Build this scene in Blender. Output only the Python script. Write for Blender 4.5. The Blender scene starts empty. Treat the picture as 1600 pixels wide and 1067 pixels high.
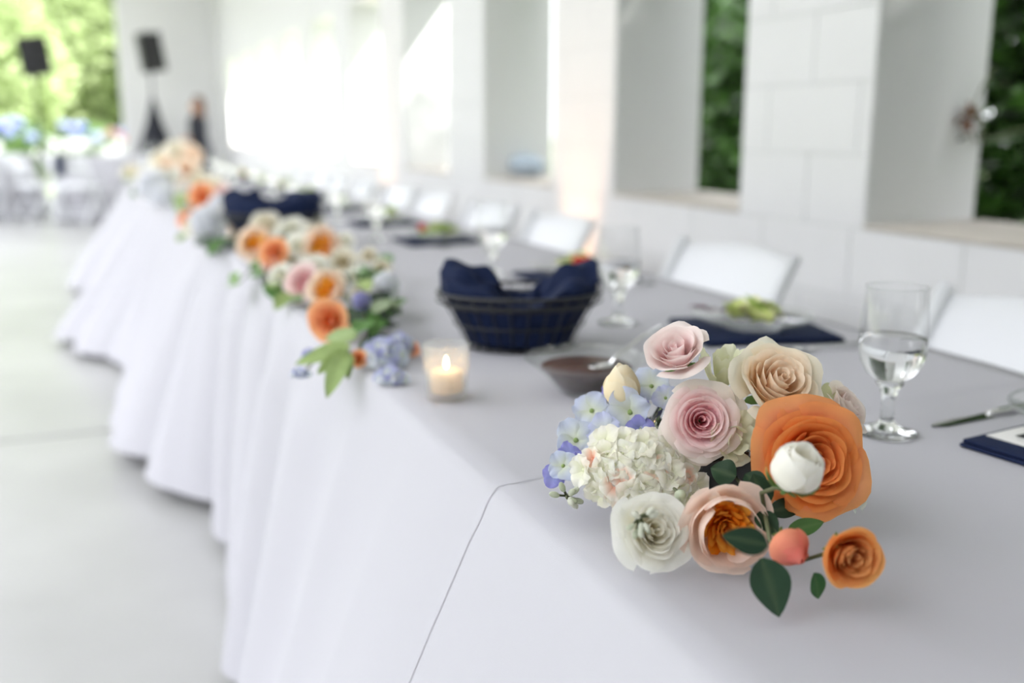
import bpy, math, random
from mathutils import Vector, Matrix, noise

# ---------------------------------------------------------------- camera, light, exposure
scene = bpy.context.scene
COL = scene.collection
F_PX, CAM_H = 1555.0, 1.105
PITCH = math.atan((533.5 - 198.0) / F_PX)
YAW = math.atan((800.0 - 132.0) / (F_PX / math.cos(PITCH)))
FW = Vector((math.sin(YAW) * math.cos(PITCH), math.cos(YAW) * math.cos(PITCH), -math.sin(PITCH)))
RT = Vector((math.cos(YAW), -math.sin(YAW), 0))
UP = RT.cross(FW)
CAM = Vector((0, 0, CAM_H))
cd = bpy.data.cameras.new('camera')
cam = bpy.data.objects.new('camera', cd)
COL.objects.link(cam)
cam.matrix_world = Matrix.Translation(CAM) @ Matrix((RT, UP, -FW)).transposed().to_4x4()
cd.sensor_width = 36
cd.lens = F_PX / 1600 * 36
cd.clip_start = 0.02
cd.clip_end = 500
cd.dof.use_dof = True
cd.dof.focus_distance = 0.845
cd.dof.aperture_fstop = 2.5
scene.camera = cam

world = bpy.data.worlds.new('sky')
scene.world = world
world.use_nodes = True
bgn = world.node_tree.nodes['Background']
bgn.inputs[0].default_value = (0.93, 0.945, 1.0, 1)
bgn.inputs[1].default_value = 2.0

sd_ = bpy.data.lights.new('sun', 'SUN')
sd_.energy = 6.0
sd_.angle = 0.03
sd_.color = (1.0, 0.98, 0.95)
sun = bpy.data.objects.new('sun', sd_)
COL.objects.link(sun)
sun.location = (20, -20, 30)
sun.rotation_euler = Vector((-0.5, 0.6, -0.66)).to_track_quat('-Z', 'Y').to_euler()

vs = scene.view_settings
vs.view_transform = 'Standard'
vs.look = 'None'
vs.gamma = 1
vs.use_curve_mapping = False
vs.exposure = 1.36


def ray(x, y):
    return (FW * F_PX + RT * (x - 800) + UP * (533.5 - y)).normalized()


def at_z(x, y, z):
    """the point at height z that the photograph shows at pixel x, y"""
    d = ray(x, y)
    return CAM + d * ((z - CAM_H) / d.z)


def depth(p):
    return (p - CAM).dot(FW)


# ---------------------------------------------------------------- materials
def srgb(r, g, b):
    f = lambda c: (c / 255 / 12.92) if c / 255 <= 0.04045 else ((c / 255 + 0.055) / 1.055) ** 2.4
    return (f(r), f(g), f(b), 1)


MATS = {}


def mat(name, col, rough=0.6, metal=0.0, noise_scale=None, noise_amt=0.1, bump=0.0, bump_scale=200, translucent=0.0,
        attr=False, spec=0.5, emit=None, emit_strength=0):
    if name in MATS:
        return MATS[name]
    m = bpy.data.materials.new(name)
    m.use_nodes = True
    nt = m.node_tree
    b = nt.nodes['Principled BSDF']
    b.inputs['Roughness'].default_value = rough
    b.inputs['Metallic'].default_value = metal
    b.inputs['Specular IOR Level'].default_value = spec
    b.inputs['Base Color'].default_value = col
    src = None
    tc = nt.nodes.new('ShaderNodeTexCoord')
    if attr:
        a = nt.nodes.new('ShaderNodeAttribute')
        a.attribute_name = 'Col'
        src = a.outputs['Color']
    if noise_scale:
        n = nt.nodes.new('ShaderNodeTexNoise')
        n.inputs['Scale'].default_value = noise_scale
        n.inputs['Detail'].default_value = 5
        nt.links.new(tc.outputs['Object'], n.inputs['Vector'])
        mr = nt.nodes.new('ShaderNodeMapRange')
        mr.inputs[3].default_value = 1 - noise_amt
        mr.inputs[4].default_value = 1 + noise_amt
        nt.links.new(n.outputs['Fac'], mr.inputs[0])
        mx = nt.nodes.new('ShaderNodeVectorMath')
        mx.operation = 'SCALE'
        if src:
            nt.links.new(src, mx.inputs[0])
        else:
            mx.inputs[0].default_value = col[:3]
        nt.links.new(mr.outputs[0], mx.inputs['Scale'])
        src = mx.outputs[0]
    if src:
        nt.links.new(src, b.inputs['Base Color'])
    if bump:
        n2 = nt.nodes.new('ShaderNodeTexNoise')
        n2.inputs['Scale'].default_value = bump_scale
        n2.inputs['Detail'].default_value = 4
        nt.links.new(tc.outputs['Object'], n2.inputs['Vector'])
        bp = nt.nodes.new('ShaderNodeBump')
        bp.inputs['Strength'].default_value = bump
        bp.inputs['Distance'].default_value = 0.002
        nt.links.new(n2.outputs['Fac'], bp.inputs['Height'])
        nt.links.new(bp.outputs[0], b.inputs['Normal'])
    if emit:
        b.inputs['Emission Color'].default_value = emit
        b.inputs['Emission Strength'].default_value = emit_strength
    if translucent:
        t = nt.nodes.new('ShaderNodeBsdfTranslucent')
        t.inputs[0].default_value = col
        if src:
            nt.links.new(src, t.inputs[0])
        mxs = nt.nodes.new('ShaderNodeMixShader')
        mxs.inputs[0].default_value = translucent
        nt.links.new(b.outputs[0], mxs.inputs[1])
        nt.links.new(t.outputs[0], mxs.inputs[2])
        nt.links.new(mxs.outputs[0], nt.nodes['Material Output'].inputs[0])
    MATS[name] = m
    return m


def glass_mat(name, col=(1, 1, 1, 1), ior=1.5, rough=0.0, bump=0.0, bump_scale=100):
    m = bpy.data.materials.new(name)
    m.use_nodes = True
    nt = m.node_tree
    b = nt.nodes['Principled BSDF']
    b.inputs['Base Color'].default_value = col
    b.inputs['Transmission Weight'].default_value = 1
    b.inputs['IOR'].default_value = ior
    b.inputs['Roughness'].default_value = rough
    if bump:
        tc = nt.nodes.new('ShaderNodeTexCoord')
        n2 = nt.nodes.new('ShaderNodeTexVoronoi')
        n2.inputs['Scale'].default_value = bump_scale
        nt.links.new(tc.outputs['Object'], n2.inputs['Vector'])
        bp = nt.nodes.new('ShaderNodeBump')
        bp.inputs['Strength'].default_value = bump
        bp.inputs['Distance'].default_value = 0.003
        nt.links.new(n2.outputs['Distance'], bp.inputs['Height'])
        nt.links.new(bp.outputs[0], b.inputs['Normal'])
    MATS[name] = m
    return m


M_CLOTH = mat('white_cloth', (0.50, 0.495, 0.53, 1), 0.85, noise_scale=3, noise_amt=0.015, bump=0.12, bump_scale=900, spec=0.2)
M_FLOOR = mat('concrete_floor', (0.44, 0.44, 0.435, 1), 0.32, noise_scale=1.3, noise_amt=0.28, bump=0.05, bump_scale=60)
M_WALL = mat('white_painted_block', (0.85, 0.85, 0.85, 1), 0.75, noise_scale=6, noise_amt=0.03, bump=0.12, bump_scale=140)
M_CORE = mat('white_painted_mortar', (0.77, 0.78, 0.77, 1), 0.8, bump=0.2, bump_scale=120)
M_SILL = mat('weathered_sill', srgb(205, 198, 188), 0.85, noise_scale=9, noise_amt=0.2, bump=0.3)
M_CEIL = mat('white_ceiling', (0.82, 0.82, 0.81, 1), 0.8, noise_scale=2, noise_amt=0.02)
M_PETAL = mat('petal', (1, 1, 1, 1), 0.6, attr=True, noise_scale=90, noise_amt=0.05, translucent=0.42, bump=0.15, bump_scale=350, spec=0.15)
M_LEAF = mat('leaf', (0.1, 0.3, 0.1, 1), 0.55, attr=True, noise_scale=60, noise_amt=0.18, bump=0.2, bump_scale=120, translucent=0.12, spec=0.25)
M_STEM = mat('stem', srgb(92, 98, 66), 0.6, noise_scale=80, noise_amt=0.2)
M_NAVY = mat('navy_napkin', srgb(7, 25, 60), 0.8, noise_scale=30, noise_amt=0.15, bump=0.2, bump_scale=900, spec=0.3)
M_WIRE = mat('black_wire', (0.012, 0.012, 0.014, 1), 0.35, spec=0.6, noise_scale=40, noise_amt=0.1)
M_GLOSSBLACK = mat('glossy_black', (0.01, 0.01, 0.01, 1), 0.08, spec=0.7, noise_scale=20, noise_amt=0.1)
M_CHAIR = mat('white_resin', (0.80, 0.815, 0.84, 1), 0.38, noise_scale=5, noise_amt=0.01)
M_STEEL = mat('polished_steel', (0.72, 0.72, 0.72, 1), 0.12, metal=1, noise_scale=15, noise_amt=0.05)
M_GLASS = glass_mat('clear_glass', (0.985, 1, 0.99, 1), 1.5)
def thin_glass(name, col, frost, bump, bump_scale, rough=0.04, gloss=0.5):
    m = bpy.data.materials.new(name)
    m.use_nodes = True
    nt = m.node_tree
    nt.nodes.remove(nt.nodes['Principled BSDF'])
    tr = nt.nodes.new('ShaderNodeBsdfTransparent')
    tr.inputs[0].default_value = col
    gl = nt.nodes.new('ShaderNodeBsdfGlossy')
    gl.inputs['Roughness'].default_value = rough
    df = nt.nodes.new('ShaderNodeBsdfTranslucent')
    df.inputs[0].default_value = (0.95, 0.96, 0.95, 1)
    lw = nt.nodes.new('ShaderNodeLayerWeight')
    lw.inputs[0].default_value = 0.22
    fr = nt.nodes.new('ShaderNodeMath')
    fr.operation = 'MULTIPLY_ADD'
    fr.inputs[1].default_value = gloss
    fr.inputs[2].default_value = 0.03
    nt.links.new(lw.outputs['Facing'], fr.inputs[0])
    m1, m2 = nt.nodes.new('ShaderNodeMixShader'), nt.nodes.new('ShaderNodeMixShader')
    m1.inputs[0].default_value = frost
    nt.links.new(tr.outputs[0], m1.inputs[1])
    nt.links.new(df.outputs[0], m1.inputs[2])
    nt.links.new(fr.outputs[0], m2.inputs[0])
    nt.links.new(m1.outputs[0], m2.inputs[1])
    nt.links.new(gl.outputs[0], m2.inputs[2])
    nt.links.new(m2.outputs[0], nt.nodes['Material Output'].inputs[0])
    tc = nt.nodes.new('ShaderNodeTexCoord')
    n2 = nt.nodes.new('ShaderNodeTexVoronoi')
    n2.inputs['Scale'].default_value = bump_scale
    nt.links.new(tc.outputs['Object'], n2.inputs['Vector'])
    bp = nt.nodes.new('ShaderNodeBump')
    bp.inputs['Strength'].default_value = bump
    bp.inputs['Distance'].default_value = 0.003
    nt.links.new(n2.outputs['Distance'], bp.inputs['Height'])
    for nd in (gl, lw, df):
        nt.links.new(bp.outputs[0], nd.inputs['Normal'])
    return m


M_DISH = thin_glass('pressed_glass', (0.97, 0.98, 0.975, 1), 0.015, 0.6, 120, 0.04, 0.5)
M_BOWL = thin_glass('goblet_bowl_glass', (0.985, 0.99, 0.99, 1), 0.01, 0.0, 20, 0.01)
M_PLATE = thin_glass('clear_plate_glass', (0.975, 0.985, 0.98, 1), 0.02, 0.02, 20, 0.02)
M_VOTIVE = thin_glass('pebbled_glass', (0.98, 0.985, 0.98, 1), 0.14, 0.7, 190)
M_WATER = glass_mat('water', (1, 1, 1, 1), 1.33)
M_WAX = mat('white_wax', srgb(250, 236, 214), 0.5, translucent=0.4, noise_scale=20, noise_amt=0.02)
M_FLAME = mat('flame', (1, 0.6, 0.2, 1), 0.5, emit=(1.0, 0.62, 0.28, 1), emit_strength=40)
M_WICK = mat('wick', (0.03, 0.02, 0.02, 1), 0.9)
M_VINAIGRETTE = mat('brown_dressing', srgb(62, 24, 10), 0.35, noise_scale=60, noise_amt=0.35, spec=0.25)
M_CARD = mat('white_card', (0.78, 0.77, 0.75, 1), 0.7, noise_scale=30, noise_amt=0.01)
M_INK = mat('black_ink', (0.015, 0.015, 0.016, 1), 0.6)
M_GREYINK = mat('grey_ink', (0.35, 0.35, 0.35, 1), 0.7)
M_LETTUCE = mat('lettuce', (0.5, 0.7, 0.2, 1), 0.45, attr=True, noise_scale=50, noise_amt=0.2, translucent=0.25, bump=0.3, bump_scale=150)
M_TOMATO = mat('tomato', srgb(206, 50, 28), 0.2, noise_scale=30, noise_amt=0.1)
M_BLACKBOX = mat('black_speaker_shell', (0.010, 0.010, 0.012, 1), 0.55, bump=0.2, bump_scale=200)
M_GRILLE = mat('speaker_grille', (0.012, 0.012, 0.015, 1), 0.6, bump=0.5, bump_scale=500)
M_BLACKCLOTH = mat('black_cloth', srgb(34, 36, 46), 0.85, noise_scale=8, noise_amt=0.1)
M_SKIN = mat('skin', srgb(214, 168, 140), 0.5, noise_scale=30, noise_amt=0.04)
M_HAIR = mat('brown_hair', srgb(92, 56, 34), 0.5, noise_scale=40, noise_amt=0.3)
M_GRASS = mat('grass', srgb(146, 156, 118), 0.9, noise_scale=0.6, noise_amt=0.25)
M_BARK = mat('bark', srgb(88, 72, 58), 0.9, noise_scale=12, noise_amt=0.3, bump=0.5)
M_TREELEAF = mat('tree_leaf', (1, 1, 1, 1), 0.55, attr=True, translucent=0.45)
M_SHRUBLEAF = mat('shrub_leaf', (1, 1, 1, 1), 0.3, attr=True, translucent=0.08)
M_STONE = mat('blue_grey_stone', srgb(176, 190, 202), 0.8, noise_scale=14, noise_amt=0.25, bump=0.4)
M_DRIED = mat('dried_flower', srgb(122, 84, 62), 0.8, noise_scale=60, noise_amt=0.3)
M_TABLEWOOD = mat('folding_table_top', srgb(190, 190, 186), 0.6, noise_scale=6, noise_amt=0.04)
M_GREYMETAL = mat('grey_metal', (0.25, 0.25, 0.26, 1), 0.45, metal=0.8)
M_LENS = mat('amber_lens', srgb(255, 190, 130), 0.3, emit=(1, 0.55, 0.25, 1), emit_strength=6)


# ---------------------------------------------------------------- mesh helpers
def tag(o, label=None, cat=None, group=None, kind=None):
    if label: o['label'] = label
    if cat: o['category'] = cat
    if group: o['group'] = group
    if kind: o['kind'] = kind
    return o


def empty(name, loc=(0, 0, 0), rz=0):
    o = bpy.data.objects.new(name, None)
    COL.objects.link(o)
    o.location = loc
    o.rotation_euler = (0, 0, rz)
    o.empty_display_size = 0.05
    return o


def make(name, geo, material, parent=None, smooth=True, loc=None):
    """geo = (verts, faces[, colours]); one mesh object"""
    v, f = geo[0], geo[1]
    me = bpy.data.meshes.new(name)
    me.from_pydata([tuple(p) for p in v], [], f)
    if len(geo) > 2 and geo[2] is not None:
        a = me.attributes.new('Col', 'FLOAT_COLOR', 'POINT')
        flat = []
        for c in geo[2]:
            flat += [c[0], c[1], c[2], 1.0]
        a.data.foreach_set('color', flat)
    if smooth:
        me.polygons.foreach_set('use_smooth', [True] * len(me.polygons))
    me.materials.append(material)
    me.update()
    o = bpy.data.objects.new(name, me)
    COL.objects.link(o)
    if parent is not None:
        o.parent = parent
    if loc is not None:
        o.location = loc
    return o


def copy_tree(o, parent=None):
    c = o.copy()
    COL.objects.link(c)
    c.parent = parent
    for ch in list(o.children):
        copy_tree(ch, c)
    return c


def join(*geos):
    V, Fs, C = [], [], []
    for g in geos:
        n = len(V)
        V += list(g[0])
        Fs += [tuple(i + n for i in f) for f in g[1]]
        if len(g) > 2 and g[2] is not None:
            C += list(g[2])
    return (V, Fs, C if C else None)


def xf(geo, M, zmin=None):
    V = [M @ Vector(p) for p in geo[0]]
    if zmin is not None:
        for p in V:
            if p.z < zmin:
                p.z = zmin + (p.z - zmin) * 0.03 if False else zmin
    return (V, geo[1], geo[2] if len(geo) > 2 else None)


def box(x0, y0, z0, x1, y1, z1, bev=0.0):
    if bev <= 0:
        v = [(x, y, z) for x in (x0, x1) for y in (y0, y1) for z in (z0, z1)]
        f = [(0, 1, 3, 2), (4, 6, 7, 5), (0, 4, 5, 1), (2, 3, 7, 6), (0, 2, 6, 4), (1, 5, 7, 3)]
        return (v, f)
    import bmesh
    bm = bmesh.new()
    bmesh.ops.create_cube(bm, size=1)
    for p in bm.verts:
        p.co = Vector(((x0 + x1) / 2 + p.co.x * (x1 - x0), (y0 + y1) / 2 + p.co.y * (y1 - y0), (z0 + z1) / 2 + p.co.z * (z1 - z0)))
    bmesh.ops.bevel(bm, geom=list(bm.edges), offset=bev, segments=2, affect='EDGES', profile=0.5)
    bm.verts.ensure_lookup_table()
    bm.verts.index_update()
    g = ([p.co.copy() for p in bm.verts], [tuple(p.index for p in f.verts) for f in bm.faces])
    bm.free()
    return g


def lathe(prof, n=32, rad=None):
    """prof: list of (r, z); r = 0 makes a pole. rad(theta, i) scales the radius."""
    V, Fs, rings = [], [], []
    for i, (r, z) in enumerate(prof):
        if r < 1e-6:
            rings.append([len(V)])
            V.append(Vector((0, 0, z)))
        else:
            rings.append(list(range(len(V), len(V) + n)))
            for k in range(n):
                th = 2 * math.pi * k / n
                s = rad(th, i) if rad else 1
                V.append(Vector((r * s * math.cos(th), r * s * math.sin(th), z)))
    for a, b in zip(rings, rings[1:]):
        for k in range(n):
            k2 = (k + 1) % n
            if len(a) == 1 and len(b) == 1: continue
            if len(a) == 1: Fs.append((a[0], b[k2], b[k]))
            elif len(b) == 1: Fs.append((a[k], a[k2], b[0]))
            else: Fs.append((a[k], a[k2], b[k2], b[k]))
    return (V, Fs)


def tube(pts, r, n=8, closed=False, flat=1.0):
    pts = [Vector(p) for p in pts]
    N = len(pts)
    rs = r if isinstance(r, (list, tuple)) else [r] * N
    V, Fs = [], []
    prev = None
    for i, p in enumerate(pts):
        if closed:
            t = (pts[(i + 1) % N] - pts[i - 1]).normalized()
        else:
            t = (pts[min(i + 1, N - 1)] - pts[max(i - 1, 0)]).normalized()
        if prev is None:
            a = t.cross(Vector((0, 0, 1)))
            if a.length < 1e-3: a = t.cross(Vector((1, 0, 0)))
            a.normalize()
        else:
            a = (prev - t * prev.dot(t)).normalized()
        prev = a
        b = t.cross(a)
        for k in range(n):
            th = 2 * math.pi * k / n
            V.append(p + (a * math.cos(th) + b * math.sin(th) * flat) * rs[i])
    M = N if closed else N - 1
    for i in range(M):
        for k in range(n):
            i2, k2 = (i + 1) % N, (k + 1) % n
            Fs.append((i * n + k, i * n + k2, i2 * n + k2, i2 * n + k))
    if not closed:
        Fs.append(tuple(range(n - 1, -1, -1)))
        Fs.append(tuple((N - 1) * n + k for k in range(n)))
    return (V, Fs)


def grid(nu, nv, fn, colfn=None):
    V, C, Fs = [], [], []
    for j in range(nv + 1):
        for i in range(nu + 1):
            u, v = i / nu, j / nv
            V.append(Vector(fn(u, v)))
            if colfn: C.append(colfn(u, v))
    for j in range(nv):
        for i in range(nu):
            a = j * (nu + 1) + i
            Fs.append((a, a + 1, a + nu + 2, a + nu + 1))
    return (V, Fs, C if colfn else None)


def lerp(a, b, t):
    return a + (b - a) * t


def mixc(a, b, t):
    t = max(0, min(1, t))
    return tuple(a[i] + (b[i] - a[i]) * t for i in range(3))


def orient(pos, n, roll=0.0, s=1.0):
    """matrix that takes +Z to n and the origin to pos"""
    n = Vector(n).normalized()
    q = n.to_track_quat('Z', 'Y')
    return Matrix.Translation(pos) @ q.to_matrix().to_4x4() @ Matrix.Rotation(roll, 4, 'Z') @ Matrix.Scale(s, 4)


# ---------------------------------------------------------------- the setting
T = 0.76
TX0, TX1 = 0.345, 1.20            # table edges across
WX, WT = 1.95, 0.40               # wall face and thickness
Z_CEIL, Y0, Y1, XL, XF = 3.6, -3.0, 16.4, -2.0, -6.5
SILL, HEAD = 0.83, 2.02
OPEN_W, PERIOD, FIRST = 0.86, 1.44, 2.73     # openings: FIRST + k * PERIOD .. + OPEN_W

ground = make('ground', box(-60, -40, -0.25, 60, 90, -0.04), M_GRASS, smooth=False)
tag(ground, kind='structure')
# concrete floor as slabs with saw-cut joints
floor = make('floor', box(XF, Y0 - 1, -0.2, WX + WT, Y1 + 1.5, -0.016), M_FLOOR, smooth=False)
tag(floor, kind='structure')
xs = [XF, -4.6, -2.3, WX + WT]
ys = [Y0 - 1, 0.2, 3.86, 7.44, 11.06, 14.68, Y1 + 1.5]
for i in range(3):
    for j in range(6):
        g = 0.012
        make('floor_slab', box(xs[i] + g, ys[j] + g, -0.017, xs[i + 1] - g, ys[j + 1] - g, 0.0), M_FLOOR, floor, smooth=False)
ceil = make('ceiling', box(XL, Y0, Z_CEIL, WX + WT + 0.15, Y1 + 0.6, Z_CEIL + 0.15), M_CEIL, smooth=False)  # unseen ceiling, added with its open left edge set to shape the light
tag(ceil, kind='structure')

# right-hand wall: a core with openings, faced with painted blocks
cuts = []
k = -3
while FIRST + k * PERIOD + OPEN_W < Y1 - 0.3:
    cuts.append((FIRST + k * PERIOD, FIRST + k * PERIOD + OPEN_W))
    k += 1
FACE = WX + 0.005
core = [box(FACE, Y0, 0, WX + WT, Y1, SILL), box(FACE, Y0, HEAD, WX + WT, Y1, Z_CEIL)]
edges = [Y0] + [e for c in cuts for e in c] + [Y1]
for a, b in zip(edges[::2], edges[1::2]):
    core.append(box(FACE, a, SILL, WX + WT, b, HEAD))
wall = make('wall_right', join(*core), M_CORE, smooth=False)
tag(wall, kind='structure')
BH, BL, J = (HEAD - SILL) / 6, 0.40, 0.005


def blocks(y0, y1, z0, z1, row0):
    rows = max(1, round((z1 - z0) / BH))
    h = (z1 - z0) / rows
    for r in range(rows):
        za, zb = z0 + r * h, z0 + (r + 1) * h
        off = BL / 2 if (r + row0) % 2 else 0
        n0 = math.floor((y0 - off) / BL)
        y = n0 * BL + off
        while y < y1 - 0.01:
            a, b = max(y, y0), min(y + BL, y1)
            if b - a > 0.03:
                make('block', box(WX, a + J / 2, za + J / 2, FACE + 0.004, b - J / 2, zb - J / 2, 0.002), M_WALL, wall, smooth=False)
            y += BL


for a, b in zip(edges[::2], edges[1::2]):
    if b < 0.8 or a > 9.0:
        if b > a: make('wall_face', box(WX, a, SILL, FACE + 0.002, b, HEAD), M_WALL, wall, smooth=False)
        continue
    blocks(a, b, SILL, HEAD, 0)
blocks(1.0, 8.6, SILL - 2 * BH, SILL, 0)
make('wall_face', box(WX, Y0, 0, FACE + 0.002, Y1, SILL - 2 * BH), M_WALL, wall, smooth=False)
make('wall_face', box(WX, 8.6, SILL - 2 * BH, FACE + 0.002, Y1, SILL), M_WALL, wall, smooth=False)
make('wall_face', box(WX, Y0, SILL - 2 * BH, FACE + 0.002, 1.0, SILL), M_WALL, wall, smooth=False)
make('wall_face', box(WX, Y0, HEAD, FACE + 0.002, Y1, Z_CEIL), M_WALL, wall, smooth=False)
for i, (a, b) in enumerate(cuts):
    make('window_sill', box(WX - 0.004, a, SILL, WX + WT + 0.03, b, SILL + 0.012, 0.003), M_SILL, wall)

end = make('wall_far', box(0.56, Y1, 0, WX + WT, Y1 + 0.4, Z_CEIL), M_WALL, smooth=False)
tag(end, kind='structure')
leftw = make('added_wall_left', box(XL, Y0, 0, XL + 0.2, -1.1, Z_CEIL), M_WALL, smooth=False)  # unseen wall added so the light comes from the far left
tag(leftw, kind='structure')
nearw = make('added_wall_near', box(XL, Y0 - 0.2, 0, WX + WT, Y0, Z_CEIL), M_WALL, smooth=False)  # unseen wall added behind the camera to cut frontal fill light
tag(nearw, kind='structure')


# ---------------------------------------------------------------- long table: folding tables, cloths
def drop_flare(y):
    """how far the cloth stands out at the floor"""
    pts = [(-1, 0.3), (0.3, 0.34), (0.88, 0.32), (1.33, 0.215), (1.93, 0.12), (2.5, 0.06), (2.75, 0.07), (3.2, 0.24), (3.6, 0.32),
           (4.1, 0.26), (4.7, 0.20), (5.2, 0.44), (5.7, 0.54), (6.3, 0.42), (6.8, 0.30), (7.4, 0.50), (8.2, 0.46), (12, 0.4)]
    for (a, fa), (b, fb) in zip(pts, pts[1:]):
        if a <= y <= b:
            t = (y - a) / (b - a)
            t = t * t * (3 - 2 * t)
            return lerp(fa, fb, t)
    return 0.3


def fold_wave(y, s):
    w = 0.0
    amp = min(1.0, max(0.0, (y - 1.2) / 1.2))
    yy = y + 0.05 * math.sin(3.1 * y) + 0.04 * s * math.sin(7 * y)
    w += amp * 0.095 * (abs(math.sin(math.pi * yy / 0.36 + 0.3)) ** 0.8 - 0.6)
    w += amp * 0.022 * (abs(math.sin(math.pi * yy / 0.173 + 1.9)) ** 0.8 - 0.6) * (1 - 0.5 * s)
    w += 0.010 * math.sin(2 * math.pi * yy / 0.77)
    # sharp pressed creases
    for yc, a, wd in ((1.33, 0.022, 0.035), (1.62, 0.014, 0.05), (1.92, 0.024, 0.05), (1.08, 0.007, 0.03), (0.55, 0.01, 0.04)):
        d = (y - yc) / wd
        w += a * (math.exp(-abs(d)) if d > 0 else math.exp(-d * d * 0.35))
    return w * (0.55 + 0.45 * math.sin(min(1, s * 1.3) * math.pi / 2)) * min(1, s * 5)


def hem(y):
    return 0.045 + 0.012 * math.sin(2.2 * y)


def cloth(y0, y1, lift, label, nearslant=0.0):
    ny = max(20, int((y1 - y0) / 0.02))
    cs = []
    for i in range(13):                        # back drop, bottom to top
        cs.append(('b', 1 - i / 12))
    for i in range(1, 28):
        cs.append(('t', i / 28))
    for i in range(0, 41):
        cs.append(('f', i / 40))
    V, Fs = [], []
    m = len(cs)
    for j in range(ny + 1):
        for kind, s in cs:
            xx = lerp(TX1, TX0, s) if kind == 't' else (TX1 if kind == 'b' else TX0)
            lo = y0 + nearslant * (xx - TX0)
            y = lerp(lo, y1, j / ny)  # rows run across the table
            near = min(1.0, (y - lo) / 0.10)
            near = near * near * (3 - 2 * near)
            lf = lerp(0.0012, lift, near) if lift > 0.001 else lift
            zt = T + lf
            if kind == 't':
                z = zt + 0.0012 * noise.noise(Vector((xx * 6, y * 4, 3))) + 0.0007 * noise.noise(Vector((xx * 18, y * 14, 7)))
                V.append((xx, y, z))
            elif kind == 'b':
                d = 0.24 * s
                o = 0.004 * min(1, s * 8) + 0.012 * s + 0.012 * s * math.sin(y * 23)
                V.append((TX1 + lift + o, y, zt - 0.006 * min(1, s * 20) - d))
            else:
                hz = hem(y)
                z = zt - (zt - hz) * s
                o = drop_flare(y) * s ** 1.05 + fold_wave(y, s) + (lf - 0.0008) * 1.5 + 0.008 * min(1, s * 14)
                if s < 0.03: z = zt - (zt - hz) * s * 0.7
                V.append((TX0 - o, y - 0.06 * s * 0, z))
    for j in range(ny):
        for i in range(m - 1):
            a = j * m + i
            Fs.append((a, a + 1, a + m + 1, a + m))
    o = make('tablecloth', (V, Fs), M_CLOTH)
    tag(o, label, 'tablecloth', 'white cloths along the long table')
    return o


CL = 0.0035   # height of the upper cloth above the table top
cloth(-0.95, 1.06, 0.0008, 'white tablecloth under the near flower bouquet and menu card, pressed crease down its front')
cloth(0.855, 4.30, CL, 'white tablecloth under the votive candle and black bread basket', 0.125)
cloth(4.22, 8.10, CL + 0.002, 'white tablecloth at the far end of the long table, toward the speakers')
T2 = T + CL + 0.0015


def folding_table(y0, y1, label):
    t = empty('folding_table', ((TX0 + TX1) / 2, (y0 + y1) / 2, 0))
    w, L = (TX1 - TX0) / 2 - 0.012, (y1 - y0) / 2
    make('tabletop', box(-w, -L, T - 0.035, w, L, T - 0.003, 0.004), M_TABLEWOOD, t)
    for sy in (-1, 1):
        for sx in (-1, 1):
            make('leg', tube([(sx * (w - 0.08), sy * (L - 0.2), 0), (sx * (w - 0.08), sy * (L - 0.2), T - 0.035)], 0.014), M_GREYMETAL, t)
        make('brace', tube([(-(w - 0.08), sy * (L - 0.2), 0.3), (w - 0.08, sy * (L - 0.2), 0.3)], 0.01), M_GREYMETAL, t)
    tag(t, label, 'table', 'folding tables under the white cloths')


folding_table(-0.9, 0.93, 'folding table under the white cloth with the near flower bouquet')
folding_table(0.94, 2.76, 'folding table under the white cloth with the votive candle and black bread basket')
folding_table(2.77, 4.6, 'folding table under the white cloth with the far navy-lined basket')
folding_table(4.61, 6.3, 'folding table under white cloth between far navy basket and table end')
folding_table(6.31, 8.0, 'folding table under the white cloth at the far end of the row')


# ---------------------------------------------------------------- flowers
def petal_geo(rb, rt, z0, zt, half, a, curl, ruffle, spiral, seed, colfn, nu=9, nv=8, tipsharp=4.0, notch=0.12):
    rnd = random.Random(seed)
    ph, ph2 = rnd.uniform(0, 6.28), rnd.uniform(0, 6.28)

    def fn(u, v):
        uu = u * 2 - 1
        vmax = 1 - notch * abs(uu) ** tipsharp + ruffle * 0.035 * math.sin(uu * 4.2 + ph) + ruffle * 0.02 * math.sin(uu * 9 + ph2)
        w = min(1.04, max(0.0, v * vmax))
        ang = uu * half * (0.40 + 0.60 * min(1, v * 1.25) ** 0.7)
        q = min(1.0, w) * math.pi / 2
        cup_r, cup_z = math.sin(q) ** 0.9, (1 - math.cos(q)) ** 0.85      # bowl
        flat_r, flat_z = w ** 0.95, math.sin(q)                            # spread
        rho = rb + (rt - rb) * lerp(cup_r, flat_r, a)
        rho *= 1 + spiral * uu
        z = z0 + (zt - z0) * lerp(cup_z, flat_z, a)
        c = max(0.0, (v - 0.66) / 0.34)
        rho += curl * c * c * 0.8
        z -= curl * c * c * 0.75
        rho += ruffle * 0.02 * rt * math.sin(uu * 5 + ph) * w * w
        z += ruffle * 0.035 * rt * math.sin(uu * 6.0 + ph2) * w * w
        return (rho * math.cos(ang), rho * math.sin(ang), z)
    return grid(nu, nv, fn, lambda u, v: colfn(u, v))


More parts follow.
